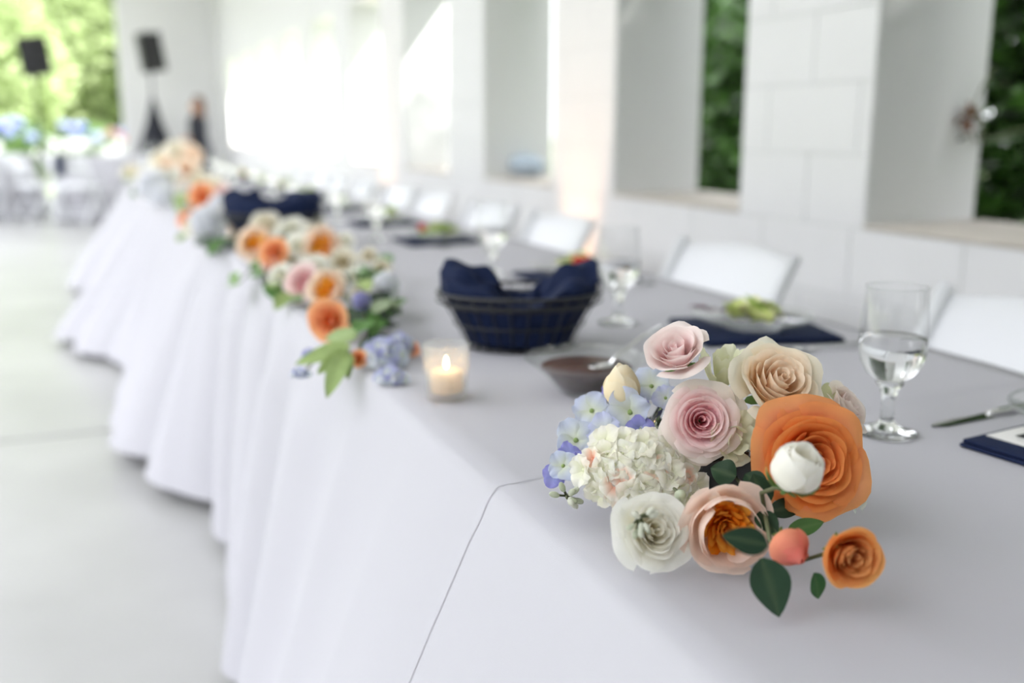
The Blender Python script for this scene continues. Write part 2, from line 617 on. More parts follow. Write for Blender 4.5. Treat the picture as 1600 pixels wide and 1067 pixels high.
def rose_petals(R, N, seed, inner, outer, rim=None, core=0.05, open_=0.6, H=0.8, nu=13, nv=9, ruffle=1.0, half_in=1.9, half_out=0.98, outer2=None, curl=1.0):
    """petals from the tight middle outwards, flower axis +Z, back of the flower near z=0"""
    rnd = random.Random(seed)
    res = []
    for k in range(N):
        t = k / (N - 1)
        th = k * 2.39996 + rnd.uniform(-0.35, 0.35)
        rt = R * (core + (0.90 - core) * t ** 0.9) * rnd.uniform(0.93, 1.06)
        rb = R * (0.02 + 0.10 * t)
        zt = R * H * (1.0 - 0.12 * (1 - t) ** 2 - open_ * 0.60 * t ** 2.2) * rnd.uniform(0.96, 1.04)
        a = 0.15 + open_ * 0.75 * t ** 2
        half = lerp(half_in, half_out, t ** 0.6)
        cu = R * (0.015 + 0.15 * t * t) * curl
        c0 = mixc(inner, outer, t ** 0.7)
        if outer2 and t > 0.7: c0 = mixc(c0, outer2, (t - 0.7) / 0.3)
        c1 = mixc(c0, rim, 0.7) if rim else mixc(c0, (1, 1, 1), 0.15)
        j = rnd.uniform(0.95, 1.05)
        c0 = tuple(min(1, c * j) for c in c0)
        base = mixc(c0, inner, 0.5)
        colfn = (lambda c0, c1, base: lambda u, v: mixc(base, c0, v * 2) if v < 0.5 else mixc(c0, c1, (v - 0.5) * 2))(c0, c1, base)
        g = petal_geo(rb, rt, 0, zt, half, a, cu, ruffle * (0.4 + 0.6 * t), 0.09 * (1 - 0.6 * t), seed * 100 + k, colfn, nu, nv, notch=lerp(0.14, 0.22, t), tipsharp=2.8)
        tl = rnd.uniform(-0.07, 0.09) * (0.3 + t)
        res.append(xf(g, Matrix.Rotation(th, 4, 'Z') @ Matrix.Rotation(tl, 4, 'Y') @ Matrix.Rotation(rnd.uniform(-.06, .06), 4, 'X')))
    return res


def bud_petals(R, H, N, seed, inner, outer, rim, topr=0.45, nu=10, nv=9):
    """closed egg of wrapped petals, base at z=0"""
    rnd = random.Random(seed)
    res = []
    for k in range(N):
        t = k / (N - 1)
        th = k * 2.39996 + rnd.uniform(-0.2, 0.2)
        ph = rnd.uniform(0, 6)
        hh = H * (1 - 0.16 * t) * rnd.uniform(0.96, 1.03)
        s = lerp(0.55, 1.0, t ** 0.7)
        half = lerp(1.9, 1.25, t)

        def fn(u, v, t=t, ph=ph, hh=hh, s=s, half=half):
            uu = u * 2 - 1
            w = v * (1 - 0.20 * abs(uu) ** 3)
            prof = math.sin(math.pi * (0.06 + 0.94 * 0.5 * min(1, w / 0.5))) if w < 0.5 else lerp(1.0, topr, ((w - 0.5) / 0.5) ** 1.8)
            rho = R * s * prof * (1 + 0.06 * uu) + R * 0.10 * t * max(0, v - 0.75) * 4 * 0.5
            ang = uu * half * (0.5 + 0.5 * min(1, w * 1.6))
            return (rho * math.cos(ang), rho * math.sin(ang), hh * w + 0.02 * R * math.sin(uu * 5 + ph) * v)
        c0 = mixc(inner, outer, t)
        g = grid(nu, nv, fn, lambda u, v, c0=c0: mixc(c0, rim, v * v))
        res.append(xf(g, Matrix.Rotation(th, 4, 'Z')))
    return res


def peony_petals(R, seed, gold, deep, blush, n_out=15, n_in=34, nu=9, nv=8):
    """cupped pale outer petals round a mass of narrow golden inner ones"""
    rnd = random.Random(seed)
    res = []
    for k in range(n_in):
        t = k / n_in
        th = k * 2.39996
        rt = R * (0.08 + 0.5 * t)
        c = mixc(deep, gold, rnd.uniform(0, 1))
        colfn = (lambda c: lambda u, v: mixc(mixc(deep, c, 0.3), c, v))(c)
        g = petal_geo(R * 0.04, rt, 0, R * (0.55 + 0.12 * rnd.random()), 0.42 if t > .3 else 0.6, 0.3, R * 0.06, 1.6, 0.1, seed * 77 + k, colfn, 6, 6, notch=0.35)
        res.append(xf(g, Matrix.Rotation(th, 4, 'Z')))
    for k in range(n_out):
        t = k / (n_out - 1)
        th = k * 2.39996 + 0.4
        rt = R * (0.66 + 0.32 * t)
        c = mixc(blush, (0.93, 0.72, 0.60), rnd.random() * 0.35)
        colfn = (lambda c: lambda u, v: mixc(mixc(gold, c, 0.45), c, v * 1.6))(c)
        g = petal_geo(R * 0.15, rt, -0.02 * R, R * lerp(0.86, 0.5, t), 0.85, lerp(0.0, 0.4, t), R * lerp(-0.10, 0.08, t), 0.9, 0.06, seed * 55 + k, colfn, nu, nv)
        res.append(xf(g, Matrix.Rotation(th, 4, 'Z')))
    return res


def calyx(R, col=(0.16, 0.30, 0.10)):
    g = lathe([(0, -0.22 * R), (0.10 * R, -0.18 * R), (0.2 * R, -0.04 * R), (0.1 * R, 0.0), (0, 0.01 * R)], 10)
    gs = [(g[0], g[1], [col] * len(g[0]))]
    for k in range(5):
        s = petal_geo(0.12 * R, 0.5 * R, -0.05 * R, -0.01 * R, 0.45, 1.0, 0.03 * R, 0.3, 0, k, lambda u, v: col, 4, 5, tipsharp=1.2, notch=0.75)
        gs.append(xf(s, Matrix.Rotation(k * 1.2566, 4, 'Z')))
    return join(*gs)


def leaf_geo(L, W, col, col2=None, bend=0.25, fold=0.18, seed=0, nu=6, nv=10, serr=0.0, tip=1.0):
    """leaf along +Y from the origin, face up +Z"""
    col2 = col2 or mixc(col, (0.5, 0.6, 0.3), 0.06)
    rnd = random.Random(seed)
    ph = rnd.uniform(0, 6)

    def fn(u, v):
        uu = u * 2 - 1
        w = W * (math.sin(math.pi * min(1, v ** 0.8 * 0.98 + 0.02)) ** 0.8) * (1 + serr * math.sin(v * 40))
        x = uu * w
        z = fold * abs(x) - bend * L * v * v + 0.05 * W * math.sin(v * 9 + ph) * uu
        return (x, v * L, z)
    return grid(nu, nv, fn, lambda u, v: mixc(col2, col, min(1, abs(u * 2 - 1) * 6)) if abs(u - .5) < 0.09 else mixc(col, col2, 0.15 * v))


def floret_petals(r, n, seed, c_in, c_out, cupz=0.35, half=0.75, ruf=1.0):
    rnd = random.Random(seed)
    out = []
    for k in range(n):
        colfn = lambda u, v: mixc(c_in, c_out, v * 1.3)
        L = r * rnd.uniform(0.9, 1.08)

        def fn(u, v, L=L, ph=rnd.uniform(0, 6)):
            uu = u * 2 - 1
            w = L * 0.62 * math.sin(math.pi * (0.06 + 0.80 * v)) ** 0.7
            vm = v * (1 - 0.12 * abs(uu) ** 2.5)
            z = cupz * L * vm * (1.3 - vm) + 0.10 * L * uu * uu * v + ruf * 0.06 * L * math.sin(uu * 5 + ph) * v
            return (uu * w, 0.05 * L + vm * L, z)
        g = grid(6, 6, fn, colfn)
        out.append(xf(g, Matrix.Rotation(2 * math.pi * k / n + rnd.uniform(-0.08, 0.08), 4, 'Z') @ Matrix.Rotation(rnd.uniform(-0.12, 0.2), 4, 'X')))
    return out


def ball(r, col, sx=1, sy=1, sz=1, n=10):
    prof = [(0, -r * sz)] + [(r * math.sin(math.pi * i / 7), -r * sz * math.cos(math.pi * i / 7)) for i in range(1, 7)] + [(0, r * sz)]
    g = lathe(prof, n)
    return ([Vector((p.x * sx, p.y * sy, p.z)) for p in g[0]], g[1], [col] * len(g[0]))


C_PINK, C_BLUSH, C_CREAM = (0.84, 0.30, 0.38), (0.92, 0.72, 0.70), (0.90, 0.86, 0.74)
C_GREENCREAM = (0.78, 0.80, 0.60)
C_ORANGE, C_CORAL, C_PEACH = (0.90, 0.24, 0.035), (0.88, 0.30, 0.17), (0.94, 0.60, 0.36)
C_GOLD, C_DGOLD, C_WHITE = (0.93, 0.52, 0.12), (0.80, 0.27, 0.02), (0.88, 0.875, 0.80)
C_BLUE, C_LBLUE, C_VIOLET = (0.30, 0.34, 0.72), (0.68, 0.74, 0.87), (0.34, 0.33, 0.70)
C_GREEN, C_DGREEN, C_LGREEN = (0.09, 0.20, 0.05), (0.016, 0.042, 0.018), (0.28, 0.38, 0.13)

# ---- the near bouquet
BQ = Vector((0.50, 0.73, T + 0.0025))
bouquet = empty('flower_bouquet', BQ)
tag(bouquet, 'round bouquet of pink, orange, peach and white roses with blue hydrangea on the near cloth', 'bouquet')
B_INV = Matrix.Translation(-BQ)
ZFLOOR = 0.002


def cdir(r, u, t):
    """direction given as right, up, towards the viewer at the photograph's position"""
    return (RT * r + UP * u - FW * t).normalized()


def add_flower(name, petals, pos, n, R, roll=0.0, label=None, calyx_col=(0.16, 0.30, 0.10), back=0.35):
    """pos = middle of the flower face; part mesh = calyx, sub-parts = petals"""
    n = Vector(n).normalized()
    M = B_INV @ orient(pos - n * R * back, n, roll)
    f = make(name, xf(calyx(R, calyx_col), M, ZFLOOR), M_LEAF, bouquet)
    if label: f['label'] = label
    for g in petals:
        make('petal', xf(g, M, ZFLOOR), M_PETAL, f)
    return f


def px_r(p, rpx):
    return rpx * depth(p) / F_PX


# pink garden rose facing the viewer
p = at_z(1097, 657, 0.862); R = px_r(p, 74)
add_flower('rose', rose_petals(R, 27, 3, (0.95, 0.36, 0.46), (0.98, 0.76, 0.76), rim=(0.98, 0.92, 0.88), core=0.035, ruffle=1.3, open_=0.75, H=0.62, outer2=(0.94, 0.90, 0.78)), p, cdir(-0.02, 0.10, 1), R, 0.4,
           'blush pink rose with deep pink heart')
# big orange ranunculus-like rose
p = at_z(1270, 722, 0.838); R = px_r(p, 102)
add_flower('rose', rose_petals(R, 30, 11, (0.62, 0.06, 0.015), (0.95, 0.27, 0.03), rim=(0.97, 0.45, 0.15), core=0.08, open_=0.6, H=0.66, half_in=1.4, half_out=1.0, ruffle=1.5, outer2=(0.95, 0.42, 0.25)),
           p, cdir(0.22, 0.06, 1), R, 1.0, 'large orange rose')
# peach rose tilted up with cream outer petals
p = at_z(1210, 604, 0.888); R = px_r(p, 82)
add_flower('rose', rose_petals(R, 24, 21, (0.97, 0.60, 0.34), (0.97, 0.80, 0.60), rim=(0.97, 0.92, 0.80), core=0.05, open_=0.45, H=0.9, ruffle=2.0, outer2=(0.93, 0.93, 0.78)),
           p, cdir(0.22, 0.55, 0.8), R, 2.0, 'peach rose with cream outer petals')
# pale pink rose at the top
p = at_z(1058, 556, 0.912); R = px_r(p, 58)
add_flower('rose', rose_petals(R, 20, 31, (0.95, 0.64, 0.66), (0.97, 0.82, 0.79), rim=(0.97, 0.91, 0.87), core=0.05, open_=0.4, H=0.95, ruffle=1.4), p, cdir(-0.30, 0.66, 0.66), R, 0.2,
           'pale pink rose')
# pale green-cream half-opened rose between them
p = at_z(1130, 568, 0.902); R = px_r(p, 46)
add_flower('rose', rose_petals(R, 10, 41, (0.74, 0.74, 0.46), (0.79, 0.80, 0.56), rim=(0.86, 0.86, 0.70), core=0.15, open_=0.15, H=1.45, ruffle=2.2, half_in=0.9, half_out=0.6), p, cdir(0.05, 0.85, 0.5), R, 0.7,
           'greenish cream rose', back=0.9)
p = at_z(1158, 692, 0.852) + FW * 0.03; R = px_r(p, 48)
add_flower('rose', rose_petals(R, 9, 45, (0.74, 0.74, 0.46), (0.80, 0.80, 0.58), rim=(0.86, 0.86, 0.70), core=0.2, open_=0.6, H=0.8, ruffle=1.8, half_in=0.9, half_out=0.6), p, cdir(0.2, -0.1, 0.95), R, 0.7,
           'greenish cream rose')
# yellow cream bud
p = at_z(972, 604, 0.872); R = px_r(p, 31)
add_flower('rosebud', bud_petals(R, R * 2.5, 8, 51, (0.93, 0.72, 0.38), (0.97, 0.86, 0.60), (0.97, 0.91, 0.74), 0.35), p, cdir(-0.02, 0.95, 0.25), R, 0.3,
           'yellow cream bud', back=1.25)
# white rose low at the front
p = at_z(1020, 830, 0.800); R = px_r(p, 72)
add_flower('rose', rose_petals(R, 21, 61, (0.88, 0.80, 0.58), (0.95, 0.945, 0.88), rim=(0.97, 0.97, 0.94), core=0.04, open_=0.6, H=0.7, ruffle=2.3), p, cdir(0.28, 0.25, 0.92), R, 1.5, 'white rose')  # darker cream inner colour stands in for shade between petal layers
# peach peony with golden middle
p = at_z(1136, 822, 0.802); R = px_r(p, 76)
add_flower('peony', peony_petals(R, 5, (0.97, 0.56, 0.10), (0.88, 0.28, 0.015), (0.97, 0.82, 0.73)), p, cdir(0.05, -0.12, 1), R, 0.3, 'peach peony with golden heart')
# pale pink rose behind at the right
p = at_z(1318, 640, 0.856); R = px_r(p, 50)
add_flower('rose', rose_petals(R, 18, 71, (0.92, 0.70, 0.64), (0.92, 0.80, 0.73), rim=(0.93, 0.88, 0.82), core=0.07, open_=0.4, H=0.85), p, cdir(0.6, 0.5, 0.5), R, 0.0, 'pale pink rose')
# greenish white blossom low behind the orange rose
p = at_z(1342, 775, 0.80); R = px_r(p, 34)
add_flower('rose', rose_petals(R, 12, 75, (0.70, 0.76, 0.66), (0.74, 0.80, 0.72), rim=(0.80, 0.86, 0.82), core=0.1, open_=0.6, H=0.7), p, cdir(0.9, -0.1, 0.1), R, 0.0, 'pale grey green blossom')
# small orange rose and coral bud hanging over the cloth
p = at_z(1322, 865, 0.808); R = px_r(p, 57)
add_flower('rose', rose_petals(R, 18, 81, (0.40, 0.05, 0.02), (0.95, 0.36, 0.07), rim=(0.97, 0.54, 0.22), core=0.13, open_=0.35, H=1.0, half_in=1.4, half_out=1.15, ruffle=0.7, curl=0.7), p, cdir(0.22, -0.12, 1), R, 0.5, 'small orange rose')
SMALL_ORANGE = p
p = at_z(1237, 857, 0.806); R = px_r(p, 34)
add_flower('rosebud', bud_petals(R, R * 2.0, 8, 91, (0.86, 0.16, 0.14), (0.96, 0.50, 0.28), (0.93, 0.30, 0.24), 0.14), p, cdir(0.25, -0.45, 0.85), R, 0.5, 'coral bud', back=1.0)
CORAL = p
# white bud standing out in front of the orange rose
p = at_z(1245, 733, 0.868); R = px_r(p, 42)
add_flower('rosebud', bud_petals(R, R * 1.9, 8, 95, (0.95, 0.91, 0.76), (0.96, 0.95, 0.88), (0.97, 0.96, 0.92), 0.75), p, cdir(0.25, 0.75, 0.45), R, 0.9, 'white bud', back=0.95)
WBUD = p
for a in (-0.9, 0.5, 2.4):     # green sepals hugging the white bud
    n = cdir(0.25, 0.75, 0.5)
    g = petal_geo(R * 0.3, R * 1.06, 0, R * 0.75, 0.42, 0.0, 0, 0.3, 0, 5, lambda u, v: mixc(C_GREEN, C_LGREEN, v * 0.5), 5, 6, tipsharp=1.3, notch=0.7)
    make('sepal', xf(g, B_INV @ orient(p - n * R * 1.0, n, a)), M_LEAF, bouquet)

# blue hydrangea florets
BL_SP = [(1018, 604, 0.866, 31, 0), (1040, 622, 0.862, 22, 2), (985, 644, 0.853, 37, 0), (1003, 672, 0.842, 24, 1), (925, 642, 0.842, 33, 0), (945, 672, 0.838, 28, 2),
         (900, 688, 0.826, 34, 0), (930, 700, 0.822, 26, 1), (880, 728, 0.812, 26, 0), (905, 735, 0.808, 26, 1), (868, 745, 0.803, 20, 1), (892, 712, 0.818, 22, 1), (960, 610, 0.858, 20, 1), (1000, 620, 0.856, 24, 1)]
for i, (x, y, z, r, kind) in enumerate(BL_SP):
    p = at_z(x, y, z)
    R = px_r(p, r)
    rnd = random.Random(500 + i)
    cin, cout = [((0.80, 0.84, 0.66), C_LBLUE), ((0.40, 0.44, 0.74), C_VIOLET), ((0.78, 0.82, 0.76), (0.66, 0.70, 0.88))][kind]
    n = cdir(rnd.uniform(-0.75, 0.1), rnd.uniform(-0.1, 0.6), 0.9)
    M = B_INV @ orient(p + FW * (0.008 if kind == 1 else 0), n, rnd.uniform(0, 1.5))
    f = make('hydrangea_floret', xf(ball(R * 0.13, C_LGREEN), M), M_LEAF, bouquet)
    for g in floret_petals(R, 4, i, cin, mixc(cout, C_VIOLET, rnd.random() * 0.18), cupz=rnd.uniform(0.25, 0.75), ruf=2.2):
        make('petal', xf(g, M, ZFLOOR), M_PETAL, f)
# white stock florets
rnd = random.Random(7)
cp = at_z(1000, 738, 0.812)
for i in range(40):
    a, q = i * 2.39996, math.sqrt((i + 0.5) / 40)
    ex, ey = math.cos(a) * q, math.sin(a) * q
    bulge = math.sqrt(max(0, 1 - q * q))
    p = cp + RT * (ex * px_r(cp, 88)) + UP * (ey * px_r(cp, 62) + ex * -px_r(cp, 12)) - FW * (bulge * 0.030)
    R = px_r(cp, rnd.uniform(20, 27))
    n = cdir(ex * 0.9 + rnd.uniform(-.25, .25), ey * 0.9 + rnd.uniform(-.25, .25), 0.35 + bulge)
    warm = i % 9 == 3 or (ex < -0.2 and ey < 0.1 and i % 4 == 0)
    cin = (0.96, 0.50, 0.34) if warm else (0.90, 0.91, 0.70)
    M = B_INV @ orient(p, n, rnd.uniform(0, 2))
    g = join(*floret_petals(R, 5, 900 + i, cin, mixc((0.96, 0.955, 0.90), (0.96, 0.92, 0.80), rnd.random() * 0.8), cupz=rnd.uniform(0.3, 1.0), ruf=1.5), xf(ball(R * 0.12, cin), Matrix.Translation((0, 0, R * 0.1))))
    make('stock_floret', xf(g, M, ZFLOOR), M_PETAL, bouquet)
# little green-white buds on short stalks
for ci, (x, y, z, spread) in enumerate([(886, 778, 0.79, 22), (1002, 812, 0.825, 24), (1063, 772, 0.82, 8)]):
    c = at_z(x, y, z)
    rr = random.Random(40 + ci)
    for i in range(9 if spread > 10 else 1):
        a = rr.uniform(0, 6.28)
        p = c + (RT * math.cos(a) + UP * math.sin(a)) * px_r(c, spread) * math.sqrt(rr.random()) - FW * rr.uniform(0, 0.008)
        R = px_r(c, 7 if spread > 10 else 13)
        g = ball(R, mixc(C_LGREEN, C_WHITE, 0.45 + 0.5 * rr.random()), 0.72, 0.72, 1.25)
        make('flower_bud', xf(g, B_INV @ orient(p, (p - c).normalized() if spread > 10 else cdir(0, .3, 1))), M_PETAL, bouquet)
        if spread > 10: make('bud_stalk', xf(tube([c + FW * 0.012, c.lerp(p, .5) + FW * 0.005, p], 0.0011, 5), B_INV), M_STEM, bouquet)
    make('bud_stalk', xf(tube([c + FW * 0.03, c + FW * 0.012, c], 0.0014, 5), B_INV), M_STEM, bouquet)


def add_leaf(parent, inv, base, tip, face, W, col, seed=0, bend=0.1, serr=0.0, zmin=None, name='leaf', col2=None):
    base, tip = Vector(base), Vector(tip)
    y = (tip - base)
    L = y.length
    y.normalize()
    z = Vector(face) - y * Vector(face).dot(y)
    z.normalize()
    x = y.cross(z)
    M = Matrix((x, y, z)).transposed().to_4x4()
    M.translation = base
    o = make(name, xf(leaf_geo(L, W, col, col2, bend, 0.2, seed, serr=serr), inv @ M, zmin), M_LEAF, parent)
    return o


# leaves, stems, dark foliage in the middle
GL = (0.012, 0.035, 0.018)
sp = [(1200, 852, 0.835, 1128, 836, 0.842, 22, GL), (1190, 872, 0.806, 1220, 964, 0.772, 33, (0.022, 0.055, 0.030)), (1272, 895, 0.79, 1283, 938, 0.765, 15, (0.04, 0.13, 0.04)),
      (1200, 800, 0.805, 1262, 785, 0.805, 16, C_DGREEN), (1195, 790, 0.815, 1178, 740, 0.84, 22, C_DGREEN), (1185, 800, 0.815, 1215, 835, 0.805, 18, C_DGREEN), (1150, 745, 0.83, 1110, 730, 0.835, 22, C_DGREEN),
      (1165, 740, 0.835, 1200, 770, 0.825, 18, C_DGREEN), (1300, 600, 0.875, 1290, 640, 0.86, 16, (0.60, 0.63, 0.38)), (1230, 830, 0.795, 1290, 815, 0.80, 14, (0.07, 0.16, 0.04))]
for i, (x0, y0, z0, x1, y1, z1, w, c) in enumerate(sp):
    a, b = at_z(x0, y0, z0), at_z(x1, y1, z1)
    add_leaf(bouquet, B_INV, a, b, cdir(0.1, 0.3, 1), px_r(a, w), c, i, 0.08, zmin=ZFLOOR)
core_p = at_z(1150, 735, 0.80) + FW * 0.05


def stalk(pts, r=0.0017):
    make('stem', xf(tube([Vector(q) for q in pts], r, 6), B_INV), M_STEM, bouquet)


k0 = at_z(1195, 800, 0.815)
stalk([core_p, k0, at_z(1190, 770, 0.83), at_z(1212, 762, 0.845), WBUD - cdir(0.25, 0.75, 0.5) * 0.02])
stalk([k0, at_z(1203, 845, 0.81), at_z(1215, 868, 0.80), CORAL + FW * 0.012])
stalk([core_p, k0, at_z(1240, 880, 0.79), SMALL_ORANGE + FW * 0.015])
# glossy black bowl that holds the stems
bowl = lathe([(0, 0.0), (0.035, 0.0), (0.04, 0.004), (0.062, 0.045), (0.066, 0.062), (0.063, 0.064), (0.058, 0.05), (0.034, 0.012), (0, 0.01)], 32)
bo = make('bowl', xf(bowl, B_INV @ Matrix.Translation((0.515, 0.755, BQ.z + 0.001))), M_GLOSSBLACK, bouquet)
bo['label'] = 'glossy black bowl'
foam = ball(0.05, C_DGREEN, 1, 1, 0.9, 16)
make('foliage_core', xf(foam, B_INV @ Matrix.Translation((0.51, 0.755, 0.825))), M_GLOSSBLACK, bouquet)

# ---- the garland along the front edge
GB = Vector((0.42, 3.4, T2))
garland = empty('flower_garland', GB)
tag(garland, 'long garland of orange, cream and pink roses with leaves along the front table edge', 'garland')
G_INV = Matrix.Translation(-GB)
TYPES = {
    'orange': (C_ORANGE, (0.93, 0.45, 0.18), C_PEACH), 'gold': (C_GOLD, (0.95, 0.78, 0.48), (0.95, 0.86, 0.68)), 'pink': (C_PINK, C_BLUSH, (0.92, 0.85, 0.80)),
    'cream': ((0.88, 0.78, 0.55), C_CREAM, (0.92, 0.90, 0.80)), 'white': ((0.82, 0.80, 0.62), C_WHITE, (0.92, 0.92, 0.86)), 'coral': (C_CORAL, (0.92, 0.42, 0.24), C_PEACH),
    'peach': ((0.93, 0.6, 0.36), (0.93, 0.76, 0.58), (0.93, 0.85, 0.72))}
NAMEL = {'orange': 'orange rose', 'gold': 'cream rose with golden heart', 'pink': 'blush rose with pink heart', 'cream': 'cream rose', 'white': 'white rose', 'coral': 'coral rose', 'peach': 'peach rose'}
GF = [(513, 500, .80, 40, 'orange'), (512, 452, .815, 34, 'gold'), (474, 440, .805, 38, 'pink'), (448, 412, .80, 30, 'white'), (505, 385, .83, 33, 'gold'), (428, 394, .83, 27, 'orange'), (400, 382, .82, 32, 'gold'),
      (535, 408, .825, 26, 'cream'), (468, 392, .815, 34, 'white'), (455, 362, .83, 28, 'white'), (415, 352, .83, 28, 'cream'), (380, 352, .82, 30, 'peach'), (345, 348, .81, 26, 'cream'),
      (315, 307, .835, 25, 'orange'), (290, 342, .80, 17, 'coral'), (305, 352, .80, 20, 'cream'), (560, 560, .78, 16, 'orange'), (596, 418, .825, 17, 'cream'), (645, 545, .78, 13, 'coral'),
      (332, 292, .83, 24, 'cream'), (290, 268, .85, 26, 'peach'), (262, 280, .82, 24, 'white'), (232, 300, .80, 18, 'pink'), (275, 240, .93, 26, 'cream'), (300, 246, .91, 24, 'peach'), (250, 250, .90, 24, 'cream'),
      (230, 278, .82, 20, 'cream'), (345, 300, .84, 18, 'pink'), (205, 268, .80, 16, 'cream'), (272, 312, .79, 20, 'white'), (495, 350, .825, 18, 'white'), (562, 460, .80, 18, 'cream'), (440, 432, .80, 24, 'white'), (492, 418, .815, 26, 'white'), (470, 360, .83, 22, 'cream'), (432, 340, .83, 22, 'white'), (398, 338, .83, 20, 'cream'),
      (365, 330, .82, 22, 'peach'), (538, 378, .82, 20, 'white'), (552, 432, .815, 20, 'white'), (576, 400, .815, 18, 'cream'), (420, 415, .80, 18, 'pink'), (355, 312, .82, 18, 'cream'), (310, 280, .83, 20, 'cream'), (258, 262, .86, 22, 'peach'), (245, 272, .85, 18, 'white')]
for i, (x, y, z, r, kd) in enumerate(GF):
    p = at_z(x, y, z)
    R = px_r(p, r)
    rnd = random.Random(3000 + i)
    n = (cdir(rnd.uniform(-.5, .3), rnd.uniform(0, .6), 1) if kd != 'orange' else cdir(-0.25, 0.1, 1))
    cI, cO, cR = TYPES[kd]
    if kd == 'gold':
        ps = peony_petals(R, 200 + i, (0.97, 0.62, 0.13), (0.93, 0.42, 0.03), (0.96, 0.84, 0.70), 12, 18, 6, 5)
    else:
        ps = rose_petals(R, 18, 300 + i, cI, cO, rim=cR, nu=6, nv=5, core=0.08 if kd != 'orange' else 0.16, open_=0.6, H=0.7)
    M = G_INV @ orient(p - n * R * 0.3, n, rnd.uniform(0, 3))
    o = make('rose', xf(join(*ps), M, 0.001), M_PETAL, garland)
    o['label'] = NAMEL[kd]
GH = [(600, 562, .775, 34, 0), (612, 598, .765, 26, 0), (626, 540, .785, 20, 0), (486, 560, .77, 15, 1), (470, 590, .764, 16, 0), (565, 470, .815, 14, 1), (605, 445, .82, 20, 2), (326, 350, .815, 28, 2), (240, 292, .83, 26, 2), (255, 310, .80, 20, 2), (345, 325, .82, 20, 2)]
for i, (x, y, z, r, kd) in enumerate(GH):
    c = at_z(x, y, z)
    gs = []
    rnd = random.Random(4000 + i)
    for k in range(11):
        a, q = k * 2.39996, math.sqrt((k + .5) / 11)
        b = math.sqrt(1 - q * q)
        RR = px_r(c, r)
        p = c + (RT * math.cos(a) * q + UP * math.sin(a) * q - FW * b * 0.7) * RR * 0.8
        co = [C_LBLUE, C_VIOLET, (0.82, 0.82, 0.90)][kd]
        if kd == 0 and k % 3 == 0: co = mixc(C_LBLUE, C_VIOLET, 0.6)
        if kd == 0 and k % 3 == 1: co = (0.84, 0.86, 0.90)
        gs.append(xf(join(*floret_petals(RR * 0.56, 4, k, (0.7, 0.78, 0.6), co)), G_INV @ orient(p, (p - c) - FW * RR * .3, rnd.uniform(0, 2)), 0.001))
    make('hydrangea', join(*gs), M_PETAL, garland)
GLV = [(548, 540, .80, 458, 566, .775, 15, C_LGREEN), (545, 545, .795, 495, 582, .77, 13, C_LGREEN), (540, 550, .79, 510, 615, .755, 16, (0.31, 0.42, 0.16)), (545, 550, .79, 543, 590, .765, 9, C_LGREEN), (560, 525, .805, 505, 525, .80, 15, (0.30, 0.40, 0.17)),
       (575, 500, .81, 555, 515, .815, 16, (0.10, 0.24, 0.05)), (600, 480, .815, 580, 520, .80, 18, C_GREEN), (590, 420, .82, 565, 440, .82, 16, C_GREEN), (570, 430, .825, 548, 410, .83, 14, C_GREEN), (600, 500, .81, 625, 470, .815, 15, C_DGREEN),
       (590, 510, .80, 625, 500, .79, 16, C_DGREEN), (585, 490, .82, 610, 455, .825, 15, (0.30, 0.38, 0.22)), (600, 470, .82, 628, 490, .80, 12, (0.34, 0.42, 0.26)), (580, 540, .78, 600, 530, .785, 22, C_DGREEN), (420, 440, .785, 440, 470, .765, 15, C_GREEN),
       (410, 430, .785, 390, 425, .78, 13, C_GREEN), (430, 450, .785, 425, 430, .79, 14, C_LGREEN), (372, 445, .765, 348, 440, .75, 9, (0.2, 0.38, 0.08)), (365, 440, .765, 368, 420, .78, 9, (0.2, 0.38, 0.08)), (370, 385, .785, 350, 365, .80, 15, C_DGREEN), (360, 380, .785, 390, 375, .79, 16, C_DGREEN),
       (335, 380, .78, 300, 375, .775, 12, C_DGREEN), (290, 365, .78, 278, 375, .77, 9, C_LGREEN), (445, 375, .835, 440, 355, .84, 9, C_DGREEN), (285, 300, .82, 275, 318, .81, 10, C_LGREEN), (205, 280, .79, 192, 265, .80, 9, C_LGREEN), (220, 300, .78, 205, 305, .77, 8, C_GREEN),
       (520, 430, .82, 545, 440, .82, 12, C_DGREEN), (612, 410, .82, 590, 395, .83, 11, C_GREEN), (470, 470, .785, 450, 462, .78, 12, C_GREEN), (575, 455, .825, 560, 425, .83, 14, (0.32, 0.42, 0.14)), (605, 535, .79, 570, 530, .79, 14, C_DGREEN), (545, 480, .80, 560, 510, .79, 16, C_DGREEN), (600, 455, .81, 575, 485, .81, 18, C_DGREEN), (615, 480, .80, 632, 455, .80, 13, C_GREEN), (590, 530, .79, 560, 560, .775, 15, C_GREEN),
       (455, 455, .785, 430, 480, .77, 14, C_LGREEN), (520, 405, .83, 548, 395, .835, 10, C_GREEN), (395, 410, .785, 420, 425, .785, 14, C_GREEN), (350, 370, .79, 325, 392, .775, 12, C_GREEN), (310, 365, .78, 335, 385, .775, 12, C_DGREEN)]
for i, (x0, y0, z0, x1, y1, z1, w, c) in enumerate(GLV):
    a, b = at_z(x0, y0, z0), at_z(x1, y1, z1)
    add_leaf(garland, G_INV, a, b, cdir(0.05, 0.5, 0.9), px_r(a, w), c, i, 0.08)
vine = [at_z(605, 560, .775), at_z(560, 480, .785), at_z(500, 430, .785), at_z(430, 390, .785), at_z(370, 360, .785), at_z(310, 335, .785), at_z(262, 300, .785), at_z(225, 285, .785)]
make('vine', xf(tube(vine, 0.006, 6), G_INV), M_STEM, garland)
